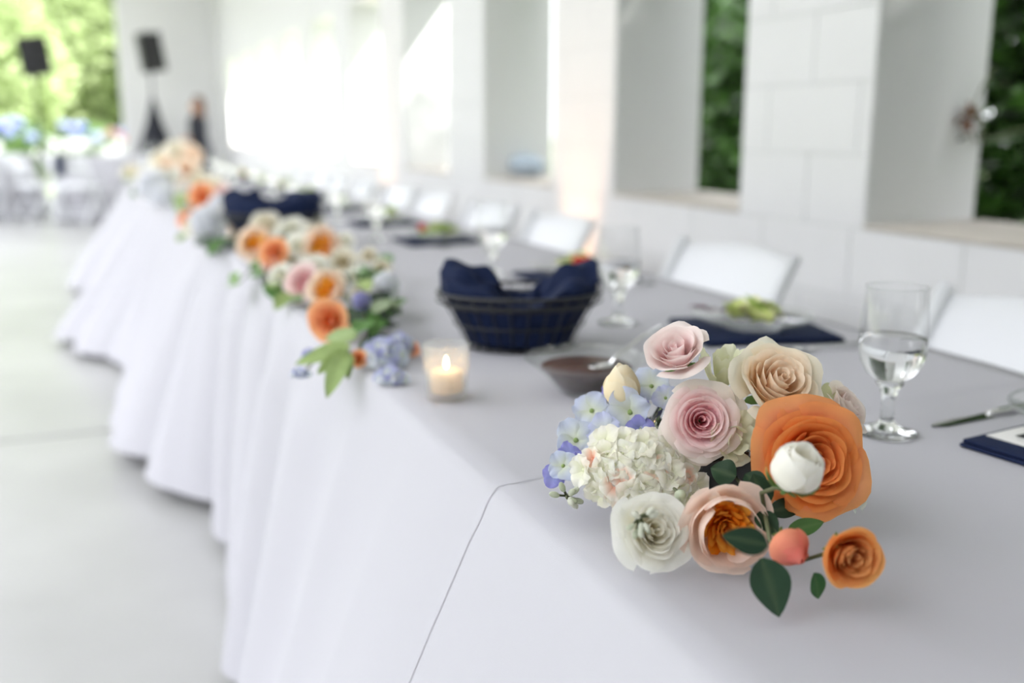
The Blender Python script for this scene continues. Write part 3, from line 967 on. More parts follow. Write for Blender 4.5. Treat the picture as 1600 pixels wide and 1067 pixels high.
for (x0, y0, z0, x1, y1, z1) in ((590, 545, .775, 612, 598, .764), (540, 548, .79, 486, 560, .768), (505, 556, .775, 470, 590, .762), (418, 402, .785, 371, 444, .765), (600, 545, .775, 645, 546, .773), (570, 520, .785, 560, 560, .775)):
    a, b = at_z(x0, y0, z0), at_z(x1, y1, z1)
    make('stem', xf(tube([a, a.lerp(b, 0.5) + Vector((0, 0, 0.006)), b], 0.0018, 6), G_INV), M_STEM, garland)

# ---------------------------------------------------------------- things on the cloth
# votive
vp = at_z(698, 622, T2)
vg = make('votive_glass', lathe([(0, 0), (0.024, 0), (0.026, 0.002), (0.0285, 0.035), (0.0305, 0.070), (0.0300, 0.0715), (0.0285, 0.070), (0.0265, 0.036), (0.0245, 0.0085), (0, 0.0075)], 40), M_VOTIVE, loc=vp)
tag(vg, 'clear textured glass votive cup with a lit candle inside, beside the garland', 'candle holder')
cb = Vector((vp.x, vp.y, vp.z + 0.0095))
candle = make('candle', lathe([(0, 0), (0.0195, 0), (0.0205, 0.001), (0.0205, 0.026), (0.019, 0.0275), (0.008, 0.0262), (0, 0.026)], 28), M_WAX, loc=cb)
tag(candle, 'short white lit candle inside the textured glass votive cup', 'candle')
make('wick', tube([(0, 0, 0.025), (0.0005, 0, 0.030), (0.001, 0, 0.033)], 0.0007, 6), M_WICK, candle)
make('flame', lathe([(0, 0.030), (0.0016, 0.0315), (0.0024, 0.034), (0.0021, 0.038), (0.001, 0.042), (0, 0.046)], 12), M_FLAME, candle)

# dressing dish
dp = at_z(915, 612, T2)
ND = 72
scal = lambda th, i: 1 + (0.035 * abs(math.cos(th * 12)) if i in (4, 5, 6) else 0)
dish = make('glass_dish', lathe([(0, 0), (0.030, 0), (0.036, 0.003), (0.056, 0.026), (0.070, 0.040), (0.079, 0.046), (0.0785, 0.0475), (0.069, 0.0425), (0.053, 0.028), (0.034, 0.0065), (0, 0.005)], ND, scal), M_DISH, loc=dp)
tag(dish, 'scalloped clear glass dish of brown dressing between basket and bouquet', 'dish')
dr = make('salad_dressing', lathe([(0, 0.0052), (0.0335, 0.0068), (0.0525, 0.0282), (0.0595, 0.0345), (0.059, 0.035), (0, 0.035)], 48), M_VINAIGRETTE, dish)
dr['label'] = 'dark brown dressing'
# spoon in the dish
sb = dp + Vector((0.016, -0.012, 0.037))
s_dir = Vector((0.75, 0.30, 0.0)).normalized()
bowl_pts = ball(1, (1, 1, 1), 1, 1, 1, 14)
g1 = ([Vector((v.x * 0.021, v.y * 0.014, v.z * 0.005 if v.z < 0 else v.z * 0.001)) for v in bowl_pts[0]], bowl_pts[1])
spoon = make('spoon', xf(g1, Matrix.Translation(sb) @ Matrix.Rotation(math.atan2(s_dir.y, s_dir.x), 4, 'Z')), M_STEEL)
tag(spoon, 'small steel spoon resting in the brown dressing dish', 'spoon')
make('handle', tube([sb + s_dir * 0.018, sb + s_dir * 0.045 + Vector((0, 0, 0.012)), sb + s_dir * 0.085 + Vector((0, 0, 0.026)), sb + s_dir * 0.125 + Vector((0, 0, 0.034))], [0.003, 0.0025, 0.003, 0.0045], 8, flat=0.5), M_STEEL, spoon)


# bread baskets with navy napkins
def basket(center, rz, r0, r1, h, ell, label, nap_label, seed, valley=0.80, peak=0.62):
    b = empty('wire_basket', center, rz)
    tag(b, label, 'basket', 'bread baskets on the long table')

    def ring(r, z, wr, name):
        make(name, tube([(r * math.cos(a) * 1.0, r * math.sin(a) * ell, z) for a in [2 * math.pi * k / 40 for k in range(40)]], wr, 6, closed=True), M_WIRE, b)
    ring(r0, 0.003, 0.0028, 'base_ring')
    ring(lerp(r0, r1, 0.45), h * 0.45, 0.0016, 'hoop')
    ring(lerp(r0, r1, 0.82), h * 0.8, 0.0018, 'hoop')
    ring(r1, h, 0.0032, 'rim')
    ring(r1 * 1.012, h - 0.012, 0.0018, 'hoop')
    for k in range(26):
        a = 2 * math.pi * k / 26
        pts = [(lerp(r0, r1, t ** 1.1) * math.cos(a), lerp(r0, r1, t ** 1.1) * math.sin(a) * ell, 0.003 + (h - 0.003) * t) for t in (0, .3, .6, 1)]
        make('rib', tube(pts, 0.0013, 5), M_WIRE, b)
    for k in range(-3, 4):
        x = k * r0 / 4
        yy = math.sqrt(max(0, r0 * r0 - x * x)) * ell
        make('base_wire', tube([(x, -yy, 0.003), (x, yy, 0.003)], 0.0013, 5), M_WIRE, b)
    rnd = random.Random(seed)

    def fn(u, v):
        a = u * 2 * math.pi
        lobe = 0.5 + 0.5 * math.cos(2 * a)            # high at the two ends
        top = h * (valley + 0.05 * math.sin(3 * a)) + h * peak * lobe ** 0.8 * (1 + 0.12 * math.sin(5 * a + seed))
        if v < 0.16:                                   # bottom
            q = v / 0.16
            rr, z = r0 * 0.93 * q, 0.007
        elif v < 0.62:
            q = (v - 0.16) / 0.46
            z = lerp(0.007, top, q)
            rr = lerp(r0 * 0.93, r1 * 0.96, min(1.0, (z / h)) ** 1.1)
            if z > h: rr += 0.10 * (z - h)
            rr *= 1 - 0.035 * abs(math.sin(6.5 * a + 2 * q)) * q
        else:                                          # folds back into the middle
            q = (v - 0.62) / 0.38
            z = top - q * q * h * (0.40 * valley ** -4 * 0.41 + 0.1 * math.sin(4 * a)) + 0.008 * math.sin(q * 3.1)
            rr = r1 * 0.96 * (1 - 0.72 * q) * (1 - 0.05 * math.sin(7 * a + seed) * q)
            z += 0.010 * math.sin(9 * a + 4 * q + seed) * q + 0.008 * math.sin(5 * a - 6 * q)
        return (rr * math.cos(a), rr * math.sin(a) * ell, max(0.0065, z))
    nap = make('cloth_napkin', grid(90, 46, fn), M_NAVY, loc=center)
    nap.rotation_euler = (0, 0, rz)
    tag(nap, nap_label, 'napkin')


bc = at_z(812, 548, T2)
basket(Vector((bc.x + 0.012, bc.y + 0.03, T2)), -YAW, 0.082, 0.128, 0.088, 0.72, 'oval black wire bread basket beside the votive candle', 'crumpled navy napkin lining the wire basket beside the votive candle', 1)
bc2 = at_z(425, 322, 0.875)
basket(Vector((bc2.x, bc2.y, T2)), -YAW, 0.10, 0.150, 0.09, 0.72, 'oval black wire bread basket behind the orange roses of the garland', 'crumpled navy napkin lining the wire basket behind the garland', 4, 1.25, 0.35)

# goblets
ORD = ['first', 'second', 'third', 'fourth', 'fifth', 'sixth', 'seventh', 'eighth', 'ninth', 'tenth', 'eleventh', 'twelfth']
GOB_OUT = [(0, 0.0), (0.033, 0.0), (0.0345, 0.0015), (0.034, 0.0028), (0.022, 0.006), (0.010, 0.011), (0.0075, 0.018), (0.0072, 0.030), (0.0085, 0.045), (0.0105, 0.053), (0.016, 0.060), (0.027, 0.070), (0.0345, 0.084), (0.0372, 0.098),
           (0.0372, 0.115), (0.0355, 0.140), (0.0335, 0.168), (0.0331, 0.170), (0.0322, 0.1685)]
GOB_IN = [(0.0342, 0.140), (0.0357, 0.115), (0.0356, 0.098), (0.0328, 0.085), (0.0255, 0.073), (0.014, 0.0645), (0, 0.062)]
stem_geo = lathe(GOB_OUT[:11] + [(0.012, 0.0615), (0, 0.0612)], 40)
bowl_geo = lathe([(0.0125, 0.0612)] + GOB_OUT[11:17] + [(0.0331, 0.1695)], 40)
rim_geo = tube([(0.0334 * math.cos(k * math.pi / 20), 0.0334 * math.sin(k * math.pi / 20), 0.1695) for k in range(40)], 0.0008, 6, closed=True)
wat_geo = lathe([(0, 0.0620), (0.0150, 0.0622), (0.0262, 0.0712), (0.0336, 0.0846), (0.0363, 0.098), (0.0364, 0.112), (0, 0.112)], 40)
gob0 = None


def goblet(pos, label, s=1.0):
    global gob0
    if gob0 is None:
        g = empty('water_goblet')
        make('stem', stem_geo, M_GLASS, g)
        make('bowl', bowl_geo, M_BOWL, g)
        make('rim', rim_geo, M_PLATE, g)
        make('water', wat_geo, M_WATER, g)
        gob0 = g
    else:
        g = copy_tree(gob0)
    g.location = pos
    g.rotation_euler = (0, 0, random.Random(label).random() * 3)
    tag(g, label, 'glass', 'water goblets on the long table')


gp = at_z(1384, 676, T + 0.002)
goblet(gp, 'water goblet beside the bouquet and the knife')
goblet(at_z(965, 505, T2), 'water goblet behind the dressing dish')
goblet(at_z(769, 430, T2), 'water goblet behind the black bread basket')
FAR_Y = [2.86, 3.46, 4.08, 4.70, 5.32, 5.95, 6.58, 7.2]
for i, y in enumerate(FAR_Y):
    goblet(Vector((0.80 + 0.02 * math.sin(i * 2.1), y + 0.12, T2 + (0.002 if y > 4.1 else 0))), 'water goblet at the %s place setting counted from the bouquet' % ORD[i + 3])


# place settings
def star(r, z, cx, cy):
    V = [(cx, cy, z)]
    for k in range(10):
        rr = r if k % 2 == 0 else r * 0.42
        V.append((cx + rr * math.cos(k * math.pi / 5), cy + rr * math.sin(k * math.pi / 5), z))
    return (V, [(0, 1 + k, 1 + (k + 1) % 10) for k in range(10)])


def napkin_geo(w, l, h):
    def fn(u, v):
        return (lerp(-w / 2, w / 2, u), lerp(-l / 2, l / 2, v), 0)
    gs = []
    for kk in range(2):
        i = 0.003 * kk
        gs.append(box(-w / 2 + i, -l / 2 + i, kk * h / 2 + 0.0003, w / 2 - i, l / 2 - i * 0.5, (kk + 1) * h / 2, h * 0.2))
    return join(*gs)


def card(loc, rz, label):
    """menu card: white stock with a black panel of white stars and fine print"""
    c = make('menu_card', box(-0.055, -0.085, 0, 0.055, 0.085, 0.0012, 0.0004), M_CARD, loc=loc)
    c.rotation_euler = (0, 0, rz)
    make('printed_panel', box(-0.032, -0.070, 0.0011, 0.050, 0.066, 0.0015), M_INK, c, smooth=False)
    for i in range(4):
        for j in range(2):
            make('printed_star', star(0.0055, 0.0018, -0.005 + j * 0.022, 0.045 - i * 0.026), M_CARD, c, smooth=False)
    for i in range(10):
        make('printed_line', box(-0.026, 0.058 - i * 0.0125, 0.0014, -0.0235, 0.0495 - i * 0.0125, 0.0018), M_CARD, c, smooth=False)
    for i in range(9):
        make('printed_line', box(-0.041, 0.058 - i * 0.013, 0.0011, -0.0395, 0.050 - i * 0.013, 0.0014), M_GREYINK, c, smooth=False)
    tag(c, label, 'menu card', 'menu cards on navy napkins')
    return c


plate_geo = lathe([(0, 0.0), (0.050, 0.0), (0.056, 0.003), (0.080, 0.011), (0.100, 0.019), (0.1035, 0.0215), (0.102, 0.0232), (0.098, 0.0212), (0.079, 0.0135), (0.056, 0.0062), (0, 0.005)], 48)
leaf_cols = [(0.46, 0.58, 0.12), (0.60, 0.68, 0.22), (0.74, 0.74, 0.38), (0.30, 0.46, 0.08), (0.80, 0.80, 0.50)]


def salad(loc, seed, label, tomato=(), purple=False, n=16):
    s = empty('salad', loc)
    tag(s, label, 'salad', 'salads on glass plates')
    rnd = random.Random(seed)
    for i in range(n):
        a = rnd.uniform(0, 6.28)
        q = 0.042 * math.sqrt(rnd.random())
        L, W = rnd.uniform(0.035, 0.06), rnd.uniform(0.014, 0.022)
        c = rnd.choice(leaf_cols)
        g = leaf_geo(L, W, c, mixc(c, (0.85, 0.85, 0.55), 0.5), rnd.uniform(-0.5, 0.6), 0.5, i, serr=0.12)
        M = Matrix.Translation((q * math.cos(a), q * math.sin(a), 0.008 + 0.026 * (1 - q / 0.042) * rnd.random() + 0.008)) @ Matrix.Rotation(rnd.uniform(0, 6.28), 4, 'Z') @ Matrix.Rotation(rnd.uniform(-0.1, 0.7), 4, 'X') @ Matrix.Rotation(rnd.uniform(-.6, .6), 4, 'Y') @ Matrix.Translation((0, -L / 2, 0))
        make('lettuce_leaf', xf(g, M, 0.003), M_LETTUCE, s)
    if purple:
        for i in range(3):
            g = leaf_geo(0.04, 0.012, (0.16, 0.05, 0.09), (0.3, 0.1, 0.15), 0.3, 0.4, i)
            make('red_lettuce_leaf', xf(g, Matrix.Translation((-0.05 + 0.015 * i, 0.05 - 0.01 * i, 0.014)) @ Matrix.Rotation(1.1 + i, 4, 'Z') @ Matrix.Rotation(0.5, 4, 'X'), 0.003), M_LETTUCE, s)
    for i, (x, y) in enumerate(tomato):
        g = ball(0.013, (1, 0, 0), 1.2, 0.8, 0.9, 12)
        make('tomato_wedge', xf((g[0], g[1]), Matrix.Translation((x, y, 0.030))), M_TOMATO, s)


def cutlery(kind, tipp, d, label, grp):
    d = Vector((d[0], d[1], 0)).normalized()
    M = Matrix.Translation(tipp) @ Matrix.Rotation(math.atan2(d.y, d.x), 4, 'Z')
    if kind == 'knife':
        bl = grid(16, 4, lambda u, v: (u * 0.10, lerp(-0.0085, 0.0085, v) * min(1, 0.25 + u * 4) - 0.003 * (1 - u) ** 2, 0.0014 + 0.0009 * math.cos((v - .5) * 3)), None)
        bl2 = ([Vector((p.x, p.y, 0.0006)) for p in bl[0]], [f[::-1] for f in bl[1]])
        k = make('table_knife', xf(join(bl, bl2), M), M_STEEL)
        make('handle', xf(tube([(0.098, 0, 0.0035), (0.115, 0, 0.0045), (0.15, 0, 0.005), (0.205, 0, 0.0048), (0.212, 0, 0.004)], [0.004, 0.006, 0.0065, 0.008, 0.005], 10, flat=0.55), M), M_STEEL, k)
        tag(k, label, 'knife', grp)
    else:
        hd = grid(8, 4, lambda u, v: (0.045 + u * 0.03, lerp(-0.0115, 0.0115, v) * (1 - 0.55 * u ** 2), 0.003 + 0.003 * math.sin(u * 3.1)), None)
        k = make('table_fork', xf(join(hd, ([Vector((p.x, p.y, p.z - 0.0012)) for p in hd[0]], [f[::-1] for f in hd[1]])), M), M_STEEL)
        for q in range(4):
            yq = -0.0095 + q * 0.00633
            make('tine', xf(tube([(0, yq, 0.004), (0.02, yq, 0.003), (0.048, yq, 0.003)], [0.0008, 0.0015, 0.0017], 6), M), M_STEEL, k)
        make('handle', xf(tube([(0.073, 0, 0.003), (0.10, 0, 0.0055), (0.15, 0, 0.005), (0.195, 0, 0.0035)], [0.005, 0.003, 0.0045, 0.008], 8, flat=0.4), M), M_STEEL, k)
        tag(k, label, 'fork', grp)


SETS = [(0.985, 0.685, T + 0.002, 'beside the bouquet and near goblet'), (1.015, 1.365, T2, 'behind the bouquet, beside the chair back'), (1.01, 2.03, T2, 'behind the black bread basket')]
for y in FAR_Y:
    SETS.append((0.96, y, T2 + (0.002 if y > 4.1 else 0), None))
plate0 = nap0 = None
for i, (x, y, z, where) in enumerate(SETS):
    ws = 'at the %s place setting counted from the bouquet' % ORD[i]
    rz = [0.12, -0.25, 0.0][i] if i < 3 else 0.05 * math.sin(i)
    o = make('cloth_napkin', napkin_geo(0.235, 0.205, 0.009), M_NAVY) if nap0 is None else copy_tree(nap0)
    nap0 = o
    o.location = (x + 0.0, y, z)
    o.rotation_euler = (0, 0, rz)
    tag(o, 'folded navy napkin ' + ws, 'napkin', 'folded navy napkins')
    zc = z + 0.0095
    if i == 0:
        card((x - 0.030, y + 0.005, zc), rz, 'white menu card with black starred panel on the navy napkin')
        zc += 0.002
    o = make('salad_plate', plate_geo, M_PLATE) if plate0 is None else copy_tree(plate0)
    plate0 = o
    px_, py_ = (x + 0.045, y + 0.045) if i == 0 else (x, y)
    o.location = (px_, py_, zc)
    tag(o, 'clear glass salad plate ' + ws, 'plate', 'glass salad plates')
    salad(Vector((px_, py_, zc + 0.0055)), 70 + i, 'green leaf salad ' + ws, [(), (), ((-0.01, -0.035), (0.012, -0.03))][i] if i < 3 else (((-0.05, 0.0),) if i % 2 else ()), purple=(i == 1), n=16 if i < 3 else 11)
    if i > 0:
        cutlery('knife', Vector((x - 0.09, y + 0.135, z)), (1, 0.03), 'steel table knife ' + ws, 'steel cutlery')
    cutlery('fork', Vector((x - 0.08, y - 0.15, z)), (1, -0.03), 'steel table fork ' + ws, 'steel cutlery')
cutlery('knife', Vector((0.884, 0.842, T + 0.002)), (1, 0.05), 'steel table knife beside the near goblet and menu card', 'steel cutlery')


# ---------------------------------------------------------------- chairs
def folding_chair():
    """faces local +X"""
    c = empty('folding_chair')
    HW = 0.235
    top, foot = Vector((-0.235, 0, 0.805)), Vector((0.20, 0, 0.0))

    def on(zv):
        t = (0.805 - zv) / 0.805
        return top.lerp(foot, t)
    for s in (-1, 1):
        pts = [on(z) + Vector((0, s * HW, 0)) for z in (0.805, 0.6, 0.45, 0.2, 0)]
        make('front_leg', tube(pts, [0.016, 0.017, 0.017, 0.016, 0.015], 8, flat=1.0), M_CHAIR, c)
        make('rear_leg', tube([(0.06, s * (HW - 0.035), 0.42), (-0.08, s * (HW - 0.035), 0.21), (-0.23, s * (HW - 0.035), 0.0)], 0.014, 8), M_CHAIR, c)

    def back(u, v):
        y = lerp(-HW, HW, u)
        z = lerp(0.575, 0.785 + 0.018 * math.sin(math.pi * u), v) - 0.012 * math.sin(math.pi * u) * (1 - v)
        p = on(z)
        return (p.x - 0.045 * math.sin(math.pi * u), y, z)
    f = grid(20, 6, back)
    n = len(f[0])
    b = ([p + Vector((-0.014, 0, 0)) for p in f[0]], [q[::-1] for q in f[1]])
    sides = []
    nu, nv = 21, 7
    ring = [i for i in range(nu)] + [j * nu + nu - 1 for j in range(1, nv)] + [(nv - 1) * nu + i for i in range(nu - 2, -1, -1)] + [j * nu for j in range(nv - 2, 0, -1)]
    for a, q in zip(ring, ring[1:] + ring[:1]):
        sides.append((q, a, a + n, q + n))
    g = join((f[0], f[1]), b)
    make('backrest', (g[0], g[1] + sides), M_CHAIR, c)
    make('seat', box(-0.16, -HW + 0.02, 0.425, 0.24, HW - 0.02, 0.455, 0.012), M_CHAIR, c)
    make('seat_pad', box(-0.13, -HW + 0.05, 0.4535, 0.21, HW - 0.05, 0.472, 0.009), M_CHAIR, c)
    make('crossbar', tube([tuple(on(0.16) + Vector((0, -HW, 0))), tuple(on(0.16) + Vector((0, HW, 0)))], 0.010, 8), M_CHAIR, c)
    make('crossbar', tube([(-0.15, -HW + 0.035, 0.112), (-0.15, HW - 0.035, 0.112)], 0.010, 8), M_CHAIR, c)
    return c


chair0 = folding_chair()
used = False


def chair(x, y, rz, label, group):
    global used
    c = copy_tree(chair0) if used else chair0
    used = True
    c.location = (x, y, 0)
    c.rotation_euler = (0, 0, rz)
    tag(c, label, 'chair', group)


CH = [(1.285, 1.20, 3.14, 'white resin folding chair nearest the near goblet, beside the second salad plate'),
      (1.285, 2.13, 3.16, 'white resin folding chair behind the second goblet, under the dark green window'),
      (1.285, 3.16, 3.12, 'white resin folding chair in front of the amber-lit pier'),
      (1.285, 3.80, 3.14, 'white resin folding chair between the amber-lit pier and the stone on the sill')]
for x, y, rz, lab in CH:
    chair(x, y, rz, lab, 'white folding chairs along the wall side')
for i, y in enumerate((4.52, 5.16, 5.8, 6.44, 7.08, 7.7)):
    chair(1.285 + 0.015 * math.sin(i * 1.7), y, 3.14 + 0.05 * math.sin(i * 2.3), 'white resin folding chair, %s along the wall side counted from the near goblet' % ORD[i + 4], 'white folding chairs along the wall side')


# ---------------------------------------------------------------- wall side: uplights, stone, vine, shrubs
def uplight(y, label, power):
    u = empty('uplight', (WX - 0.17, y, 0))
    make('housing', xf(lathe([(0, 0.02), (0.05, 0.02), (0.055, 0.03), (0.055, 0.13), (0.05, 0.14), (0.044, 0.135)], 20), Matrix.Rotation(0.12, 4, 'Y')), M_BLACKBOX, u)
    make('lens', xf(lathe([(0, 0.128), (0.044, 0.128), (0.044, 0.130), (0, 0.131)], 20), Matrix.Rotation(0.12, 4, 'Y')), M_LENS, u)
    make('bracket', tube([(0, -0.065, 0.09), (0, -0.065, 0.006), (0, 0.065, 0.006), (0, 0.065, 0.09)], 0.005, 6), M_BLACKBOX, u)
    tag(u, label, 'light', 'amber uplights on the floor at the piers')
    ld = bpy.data.lights.new('uplight_beam', 'SPOT')
    ld.energy = power
    ld.color = (1.0, 0.55, 0.28)
    ld.spot_size = 0.75
    ld.spot_blend = 0.8
    ld.shadow_soft_size = 0.06
    lo = bpy.data.objects.new('uplight_beam', ld)
    COL.objects.link(lo)
    lo.parent = u
    lo.location = (0.02, 0, 0.15)
    lo.rotation_euler = (math.pi, 0.13, 0)


uplight(3.88, 'amber uplight on the floor at the pier behind the third chair', 24)
uplight(6.93, 'amber uplight on the floor at a pier toward the far wall', 18)

# blue-grey rock on the third sill
rnd = random.Random(2)
sg = ball(0.10, (1, 1, 1), 0.9, 1.3, 0.62, 18)
sv = [p * (1 + 0.22 * noise.noise(p * 11)) for p in sg[0]]
zb = min(p.z for p in sv)
st = make('stone', ([p + Vector((0, 0, -zb)) for p in sv], sg[1]), M_STONE, loc=(WX + 0.22, 4.95, SILL + 0.012))
tag(st, 'blue-grey stone lying on a window sill in the white wall', 'stone')


# leaf clouds
def leaf_cloud(blobs, n, size, cols, seed, flat=0.5):
    rnd = random.Random(seed)
    V, Fs, C = [], [], []
    tot = sum(b[3] * b[4] * b[5] for b in blobs)
    for (cx, cy, cz, rx, ry, rz) in blobs:
        for i in range(int(n * rx * ry * rz / tot)):
            d = Vector((rnd.gauss(0, 1), rnd.gauss(0, 1), rnd.gauss(0, 1))).normalized() * (rnd.random() ** 0.45)
            p = Vector((cx + d.x * rx, cy + d.y * ry, cz + d.z * rz))
            s = size * rnd.uniform(0.6, 1.3)
            a = Vector((rnd.gauss(0, 1), rnd.gauss(0, 1), rnd.gauss(0, flat))).normalized()
            b = a.cross(Vector((rnd.gauss(0, 1), rnd.gauss(0, 1), rnd.gauss(0, 1)))).normalized()
            k = len(V)
            up = a.cross(b) * s * 0.15
            V += [p - a * s, p + b * s * 0.45 + up, p + a * s, p - b * s * 0.45 + up]
            Fs += [(k, k + 1, k + 2), (k, k + 2, k + 3)]
            c = mixc(cols[0], cols[1], rnd.random())
            C += [c] * 4
    return (V, Fs, C)


def shrub(name, label, cat, base, blobs, n, size, cols, seed, leafmat, group=None, trunk_r=0.03):
    t = empty(name, base)
    f = make('foliage', leaf_cloud(blobs, n, size, cols, seed), leafmat, t, smooth=False)
    f['kind'] = 'stuff'
    for i, b in enumerate(blobs[:5]):
        make('trunk' if i == 0 else 'branch', tube([(0, 0, 0), (b[0] * 0.35, b[1] * 0.35, b[2] * 0.5), (b[0], b[1], b[2])], [trunk_r, trunk_r * 0.8, trunk_r * 0.3], 7), M_BARK, t)
    tag(t, label, cat, group)
    return t


SH = ((0.008, 0.022, 0.006), (0.10, 0.24, 0.04))  # leaf colours hold shade at the dark end, sunlit leaves at the bright
for i, y in enumerate((-0.3, 1.1, 2.4, 3.6)):
    bl = [(0, 0, 1.2, 0.75, 0.85, 1.3), (0.2, 0.35, 2.2, 0.7, 0.75, 0.9), (0.1, -0.3, 2.6, 0.7, 0.7, 0.9), (-0.1, 0.1, 0.5, 0.7, 0.8, 0.6), (0.5, 0.1, 3.2, 0.9, 0.8, 0.7)] if i < 3 else [(0, 0, 1.2, 0.75, 0.85, 1.3), (0.2, 0.35, 2.2, 0.7, 0.75, 0.9), (0.1, -0.3, 2.8, 0.7, 0.7, 1.0), (-0.1, 0.1, 0.5, 0.7, 0.8, 0.6), (0.2, 0.1, 3.5, 0.9, 0.8, 0.7)]
    shrub('shrub', ['dark green leafy shrub outside the wall at the bouquet', 'dark green leafy shrub outside the window behind the near chair', 'dark green leafy shrub outside the window past the near goblet',
                    'dark green leafy shrub seen through the window above the second chair'][i], 'shrub', (3.45 + 0.1 * math.sin(i * 3), y, -0.04), bl, 16000, 0.06, SH, 60 + i, M_SHRUBLEAF, 'dark shrubs outside the wall')

for i, y in enumerate((5.3, 6.6)):
    bl = [(0, 0, 0.9, 0.7, 0.8, 0.95), (0.2, 0.3, 1.6, 0.65, 0.7, 0.6), (0.1, -0.3, 1.7, 0.65, 0.6, 0.6), (0.0, 0.1, 0.45, 0.7, 0.8, 0.5)]
    shrub('shrub', ['low green shrub outside the wall, seen past the dark foliage in the window', 'low green shrub outside the wall, furthest along toward the far wall'][i], 'shrub', (4.0 + 0.15 * i, y, -0.04), bl, 14000, 0.05, SH, 90 + i, M_SHRUBLEAF, 'dark shrubs outside the wall')

# dried flower on a tendril reaching in at the near window
tp = CAM + ray(1512, 185) * ((WX + 0.30) / ray(1512, 185).x)
spg = empty('dried_vine', tp)
tag(spg, 'brown dried flower on a thin vine hanging in the nearest window opening', 'vine')
make('tendril', tube([(0.06, -0.02, 0.14), (0.03, -0.01, 0.08), (0.0, 0.0, 0.0), (0.03, 0.0, -0.06), (0.10, -0.02, -0.05), (0.35, -0.15, 0.05)], 0.003, 6), M_STEM, spg)
for k in range(7):
    g = leaf_geo(0.045, 0.013, (0.20, 0.11, 0.07), None, 0.4, 0.4, k)
    make('dried_petal', xf(g, Matrix.Rotation(k * 0.9, 4, 'X') @ Matrix.Rotation(0.5 * math.sin(k * 3), 4, 'Y')), M_DRIED, spg)
for k in range(4):
    g = leaf_geo(0.05, 0.014, (0.12, 0.13, 0.09), None, 0.4, 0.4, k + 9)
    make('leaf', xf(g, Matrix.Translation((0.02 + 0.015 * k, 0, -0.05 + 0.03 * (k % 2))) @ Matrix.Rotation(k * 1.7, 4, 'X')), M_LEAF, spg)


# ---------------------------------------------------------------- far end: guest tables, speakers, person, garden
def round_table(x, y, label, clabel, r=0.76):
    t = empty('round_table', (x, y, 0))
    make('tabletop', lathe([(0, T - 0.03), (r - 0.012, T - 0.03), (r - 0.01, T - 0.015), (r - 0.012, T - 0.004), (0, T - 0.004)], 40), M_TABLEWOOD, t)
    for k in range(4):
        a = k * math.pi / 2 + 0.4
        make('leg', tube([(0.4 * math.cos(a), 0.4 * math.sin(a), 0), (0.4 * math.cos(a), 0.4 * math.sin(a), T - 0.03)], 0.014), M_GREYMETAL, t)
    tag(t, label, 'table', 'round guest tables')

    def rad(th, i):
        return 1 + (max(0, i - 3) * 0.014 * (math.cos(th * 14) + 0.4 * math.cos(th * 9 + 1)))
    prof = [(0, T), (r * 0.6, T), (r, T - 0.001), (r + 0.008, T - 0.02), (r + 0.02, T - 0.2), (r + 0.05, T - 0.42), (r + 0.08, 0.12), (r + 0.09, 0.02)]
    c = make('tablecloth', lathe(prof, 112, rad), M_CLOTH, loc=(x, y, 0))
    tag(c, clabel, 'tablecloth', 'round white tablecloths')


def centrepiece(x, y, col, label, seed, h=0.32):
    c = empty('flower_centrepiece', (x, y, T + 0.0015))
    make('vase', lathe([(0, 0), (0.045, 0), (0.05, 0.01), (0.04, 0.09), (0.055, h * 0.55), (0.05, h * 0.55)], 20), M_VOTIVE, c)
    rnd = random.Random(seed)
    for k in range(9):
        a, q = k * 2.4, math.sqrt((k + .3) / 9)
        R = 0.06
        n = Vector((math.cos(a) * q, math.sin(a) * q, 0.9 - 0.5 * q))
        ps = rose_petals(R, 12, seed * 9 + k, col[k % len(col)], col[k % len(col)], nu=5, nv=4)
        make('rose', xf(join(*ps), orient(Vector((math.cos(a) * q * 0.13, math.sin(a) * q * 0.13, h * 0.62 + 0.12 * (1 - q))), n)), M_PETAL, c)
    tag(c, label, 'flowers', 'flower centrepieces on the guest tables')


GT = [(0.42, 13.4), (-1.4, 14.3)]
round_table(*GT[0], 'round guest table under the white cloth in front of the speakers', 'white cloth on the round guest table in front of the speakers')
round_table(*GT[1], 'round guest table under the white cloth at the open garden end', 'white cloth on the round guest table at the open garden end')
centrepiece(GT[0][0] - 0.12, GT[0][1], [C_BLUSH, C_CREAM, C_CORAL], 'pale pink and cream flower centrepiece on the guest table in front of the speakers', 3)
centrepiece(GT[1][0] + 0.12, GT[1][1], [C_WHITE, (0.9, 0.9, 0.86)], 'white flower centrepiece on the guest table at the garden end', 5, 0.45)
for k in range(3):
    a = [3.62, 4.2, 5.0][k]
    chair(GT[0][0] + 1.14 * math.cos(a), GT[0][1] + 1.14 * math.sin(a), a + math.pi, '%s white folding chair, counted from the open side, at the guest table before the speakers' % ORD[k], 'white folding chairs at the guest tables')
for k in range(3):
    a = [3.4, 4.15, 4.9][k]
    chair(GT[1][0] + 1.14 * math.cos(a), GT[1][1] + 1.14 * math.sin(a), a + math.pi, '%s white folding chair, counted from the open side, at the garden end guest table' % ORD[k], 'white folding chairs at the guest tables')
NP = [(0.238, 0.72), (0.272, 0.800), (0.280, 0.812), (0.296, 0.812), (0.308, 0.795), (0.312, 0.70), (0.314, 0.56)]
NV, NF = [], []
for yy_, zz_ in NP:
    for q in range(7):
        NV.append((lerp(-0.06, 0.06, q / 6), 1.14 + yy_ + 0.004 * math.sin(q * 2.1) * (zz_ < 0.75), zz_))
for r in range(len(NP) - 1):
    for q in range(6):
        NF.append((r * 7 + q, r * 7 + q + 1, r * 7 + q + 8, r * 7 + q + 7))
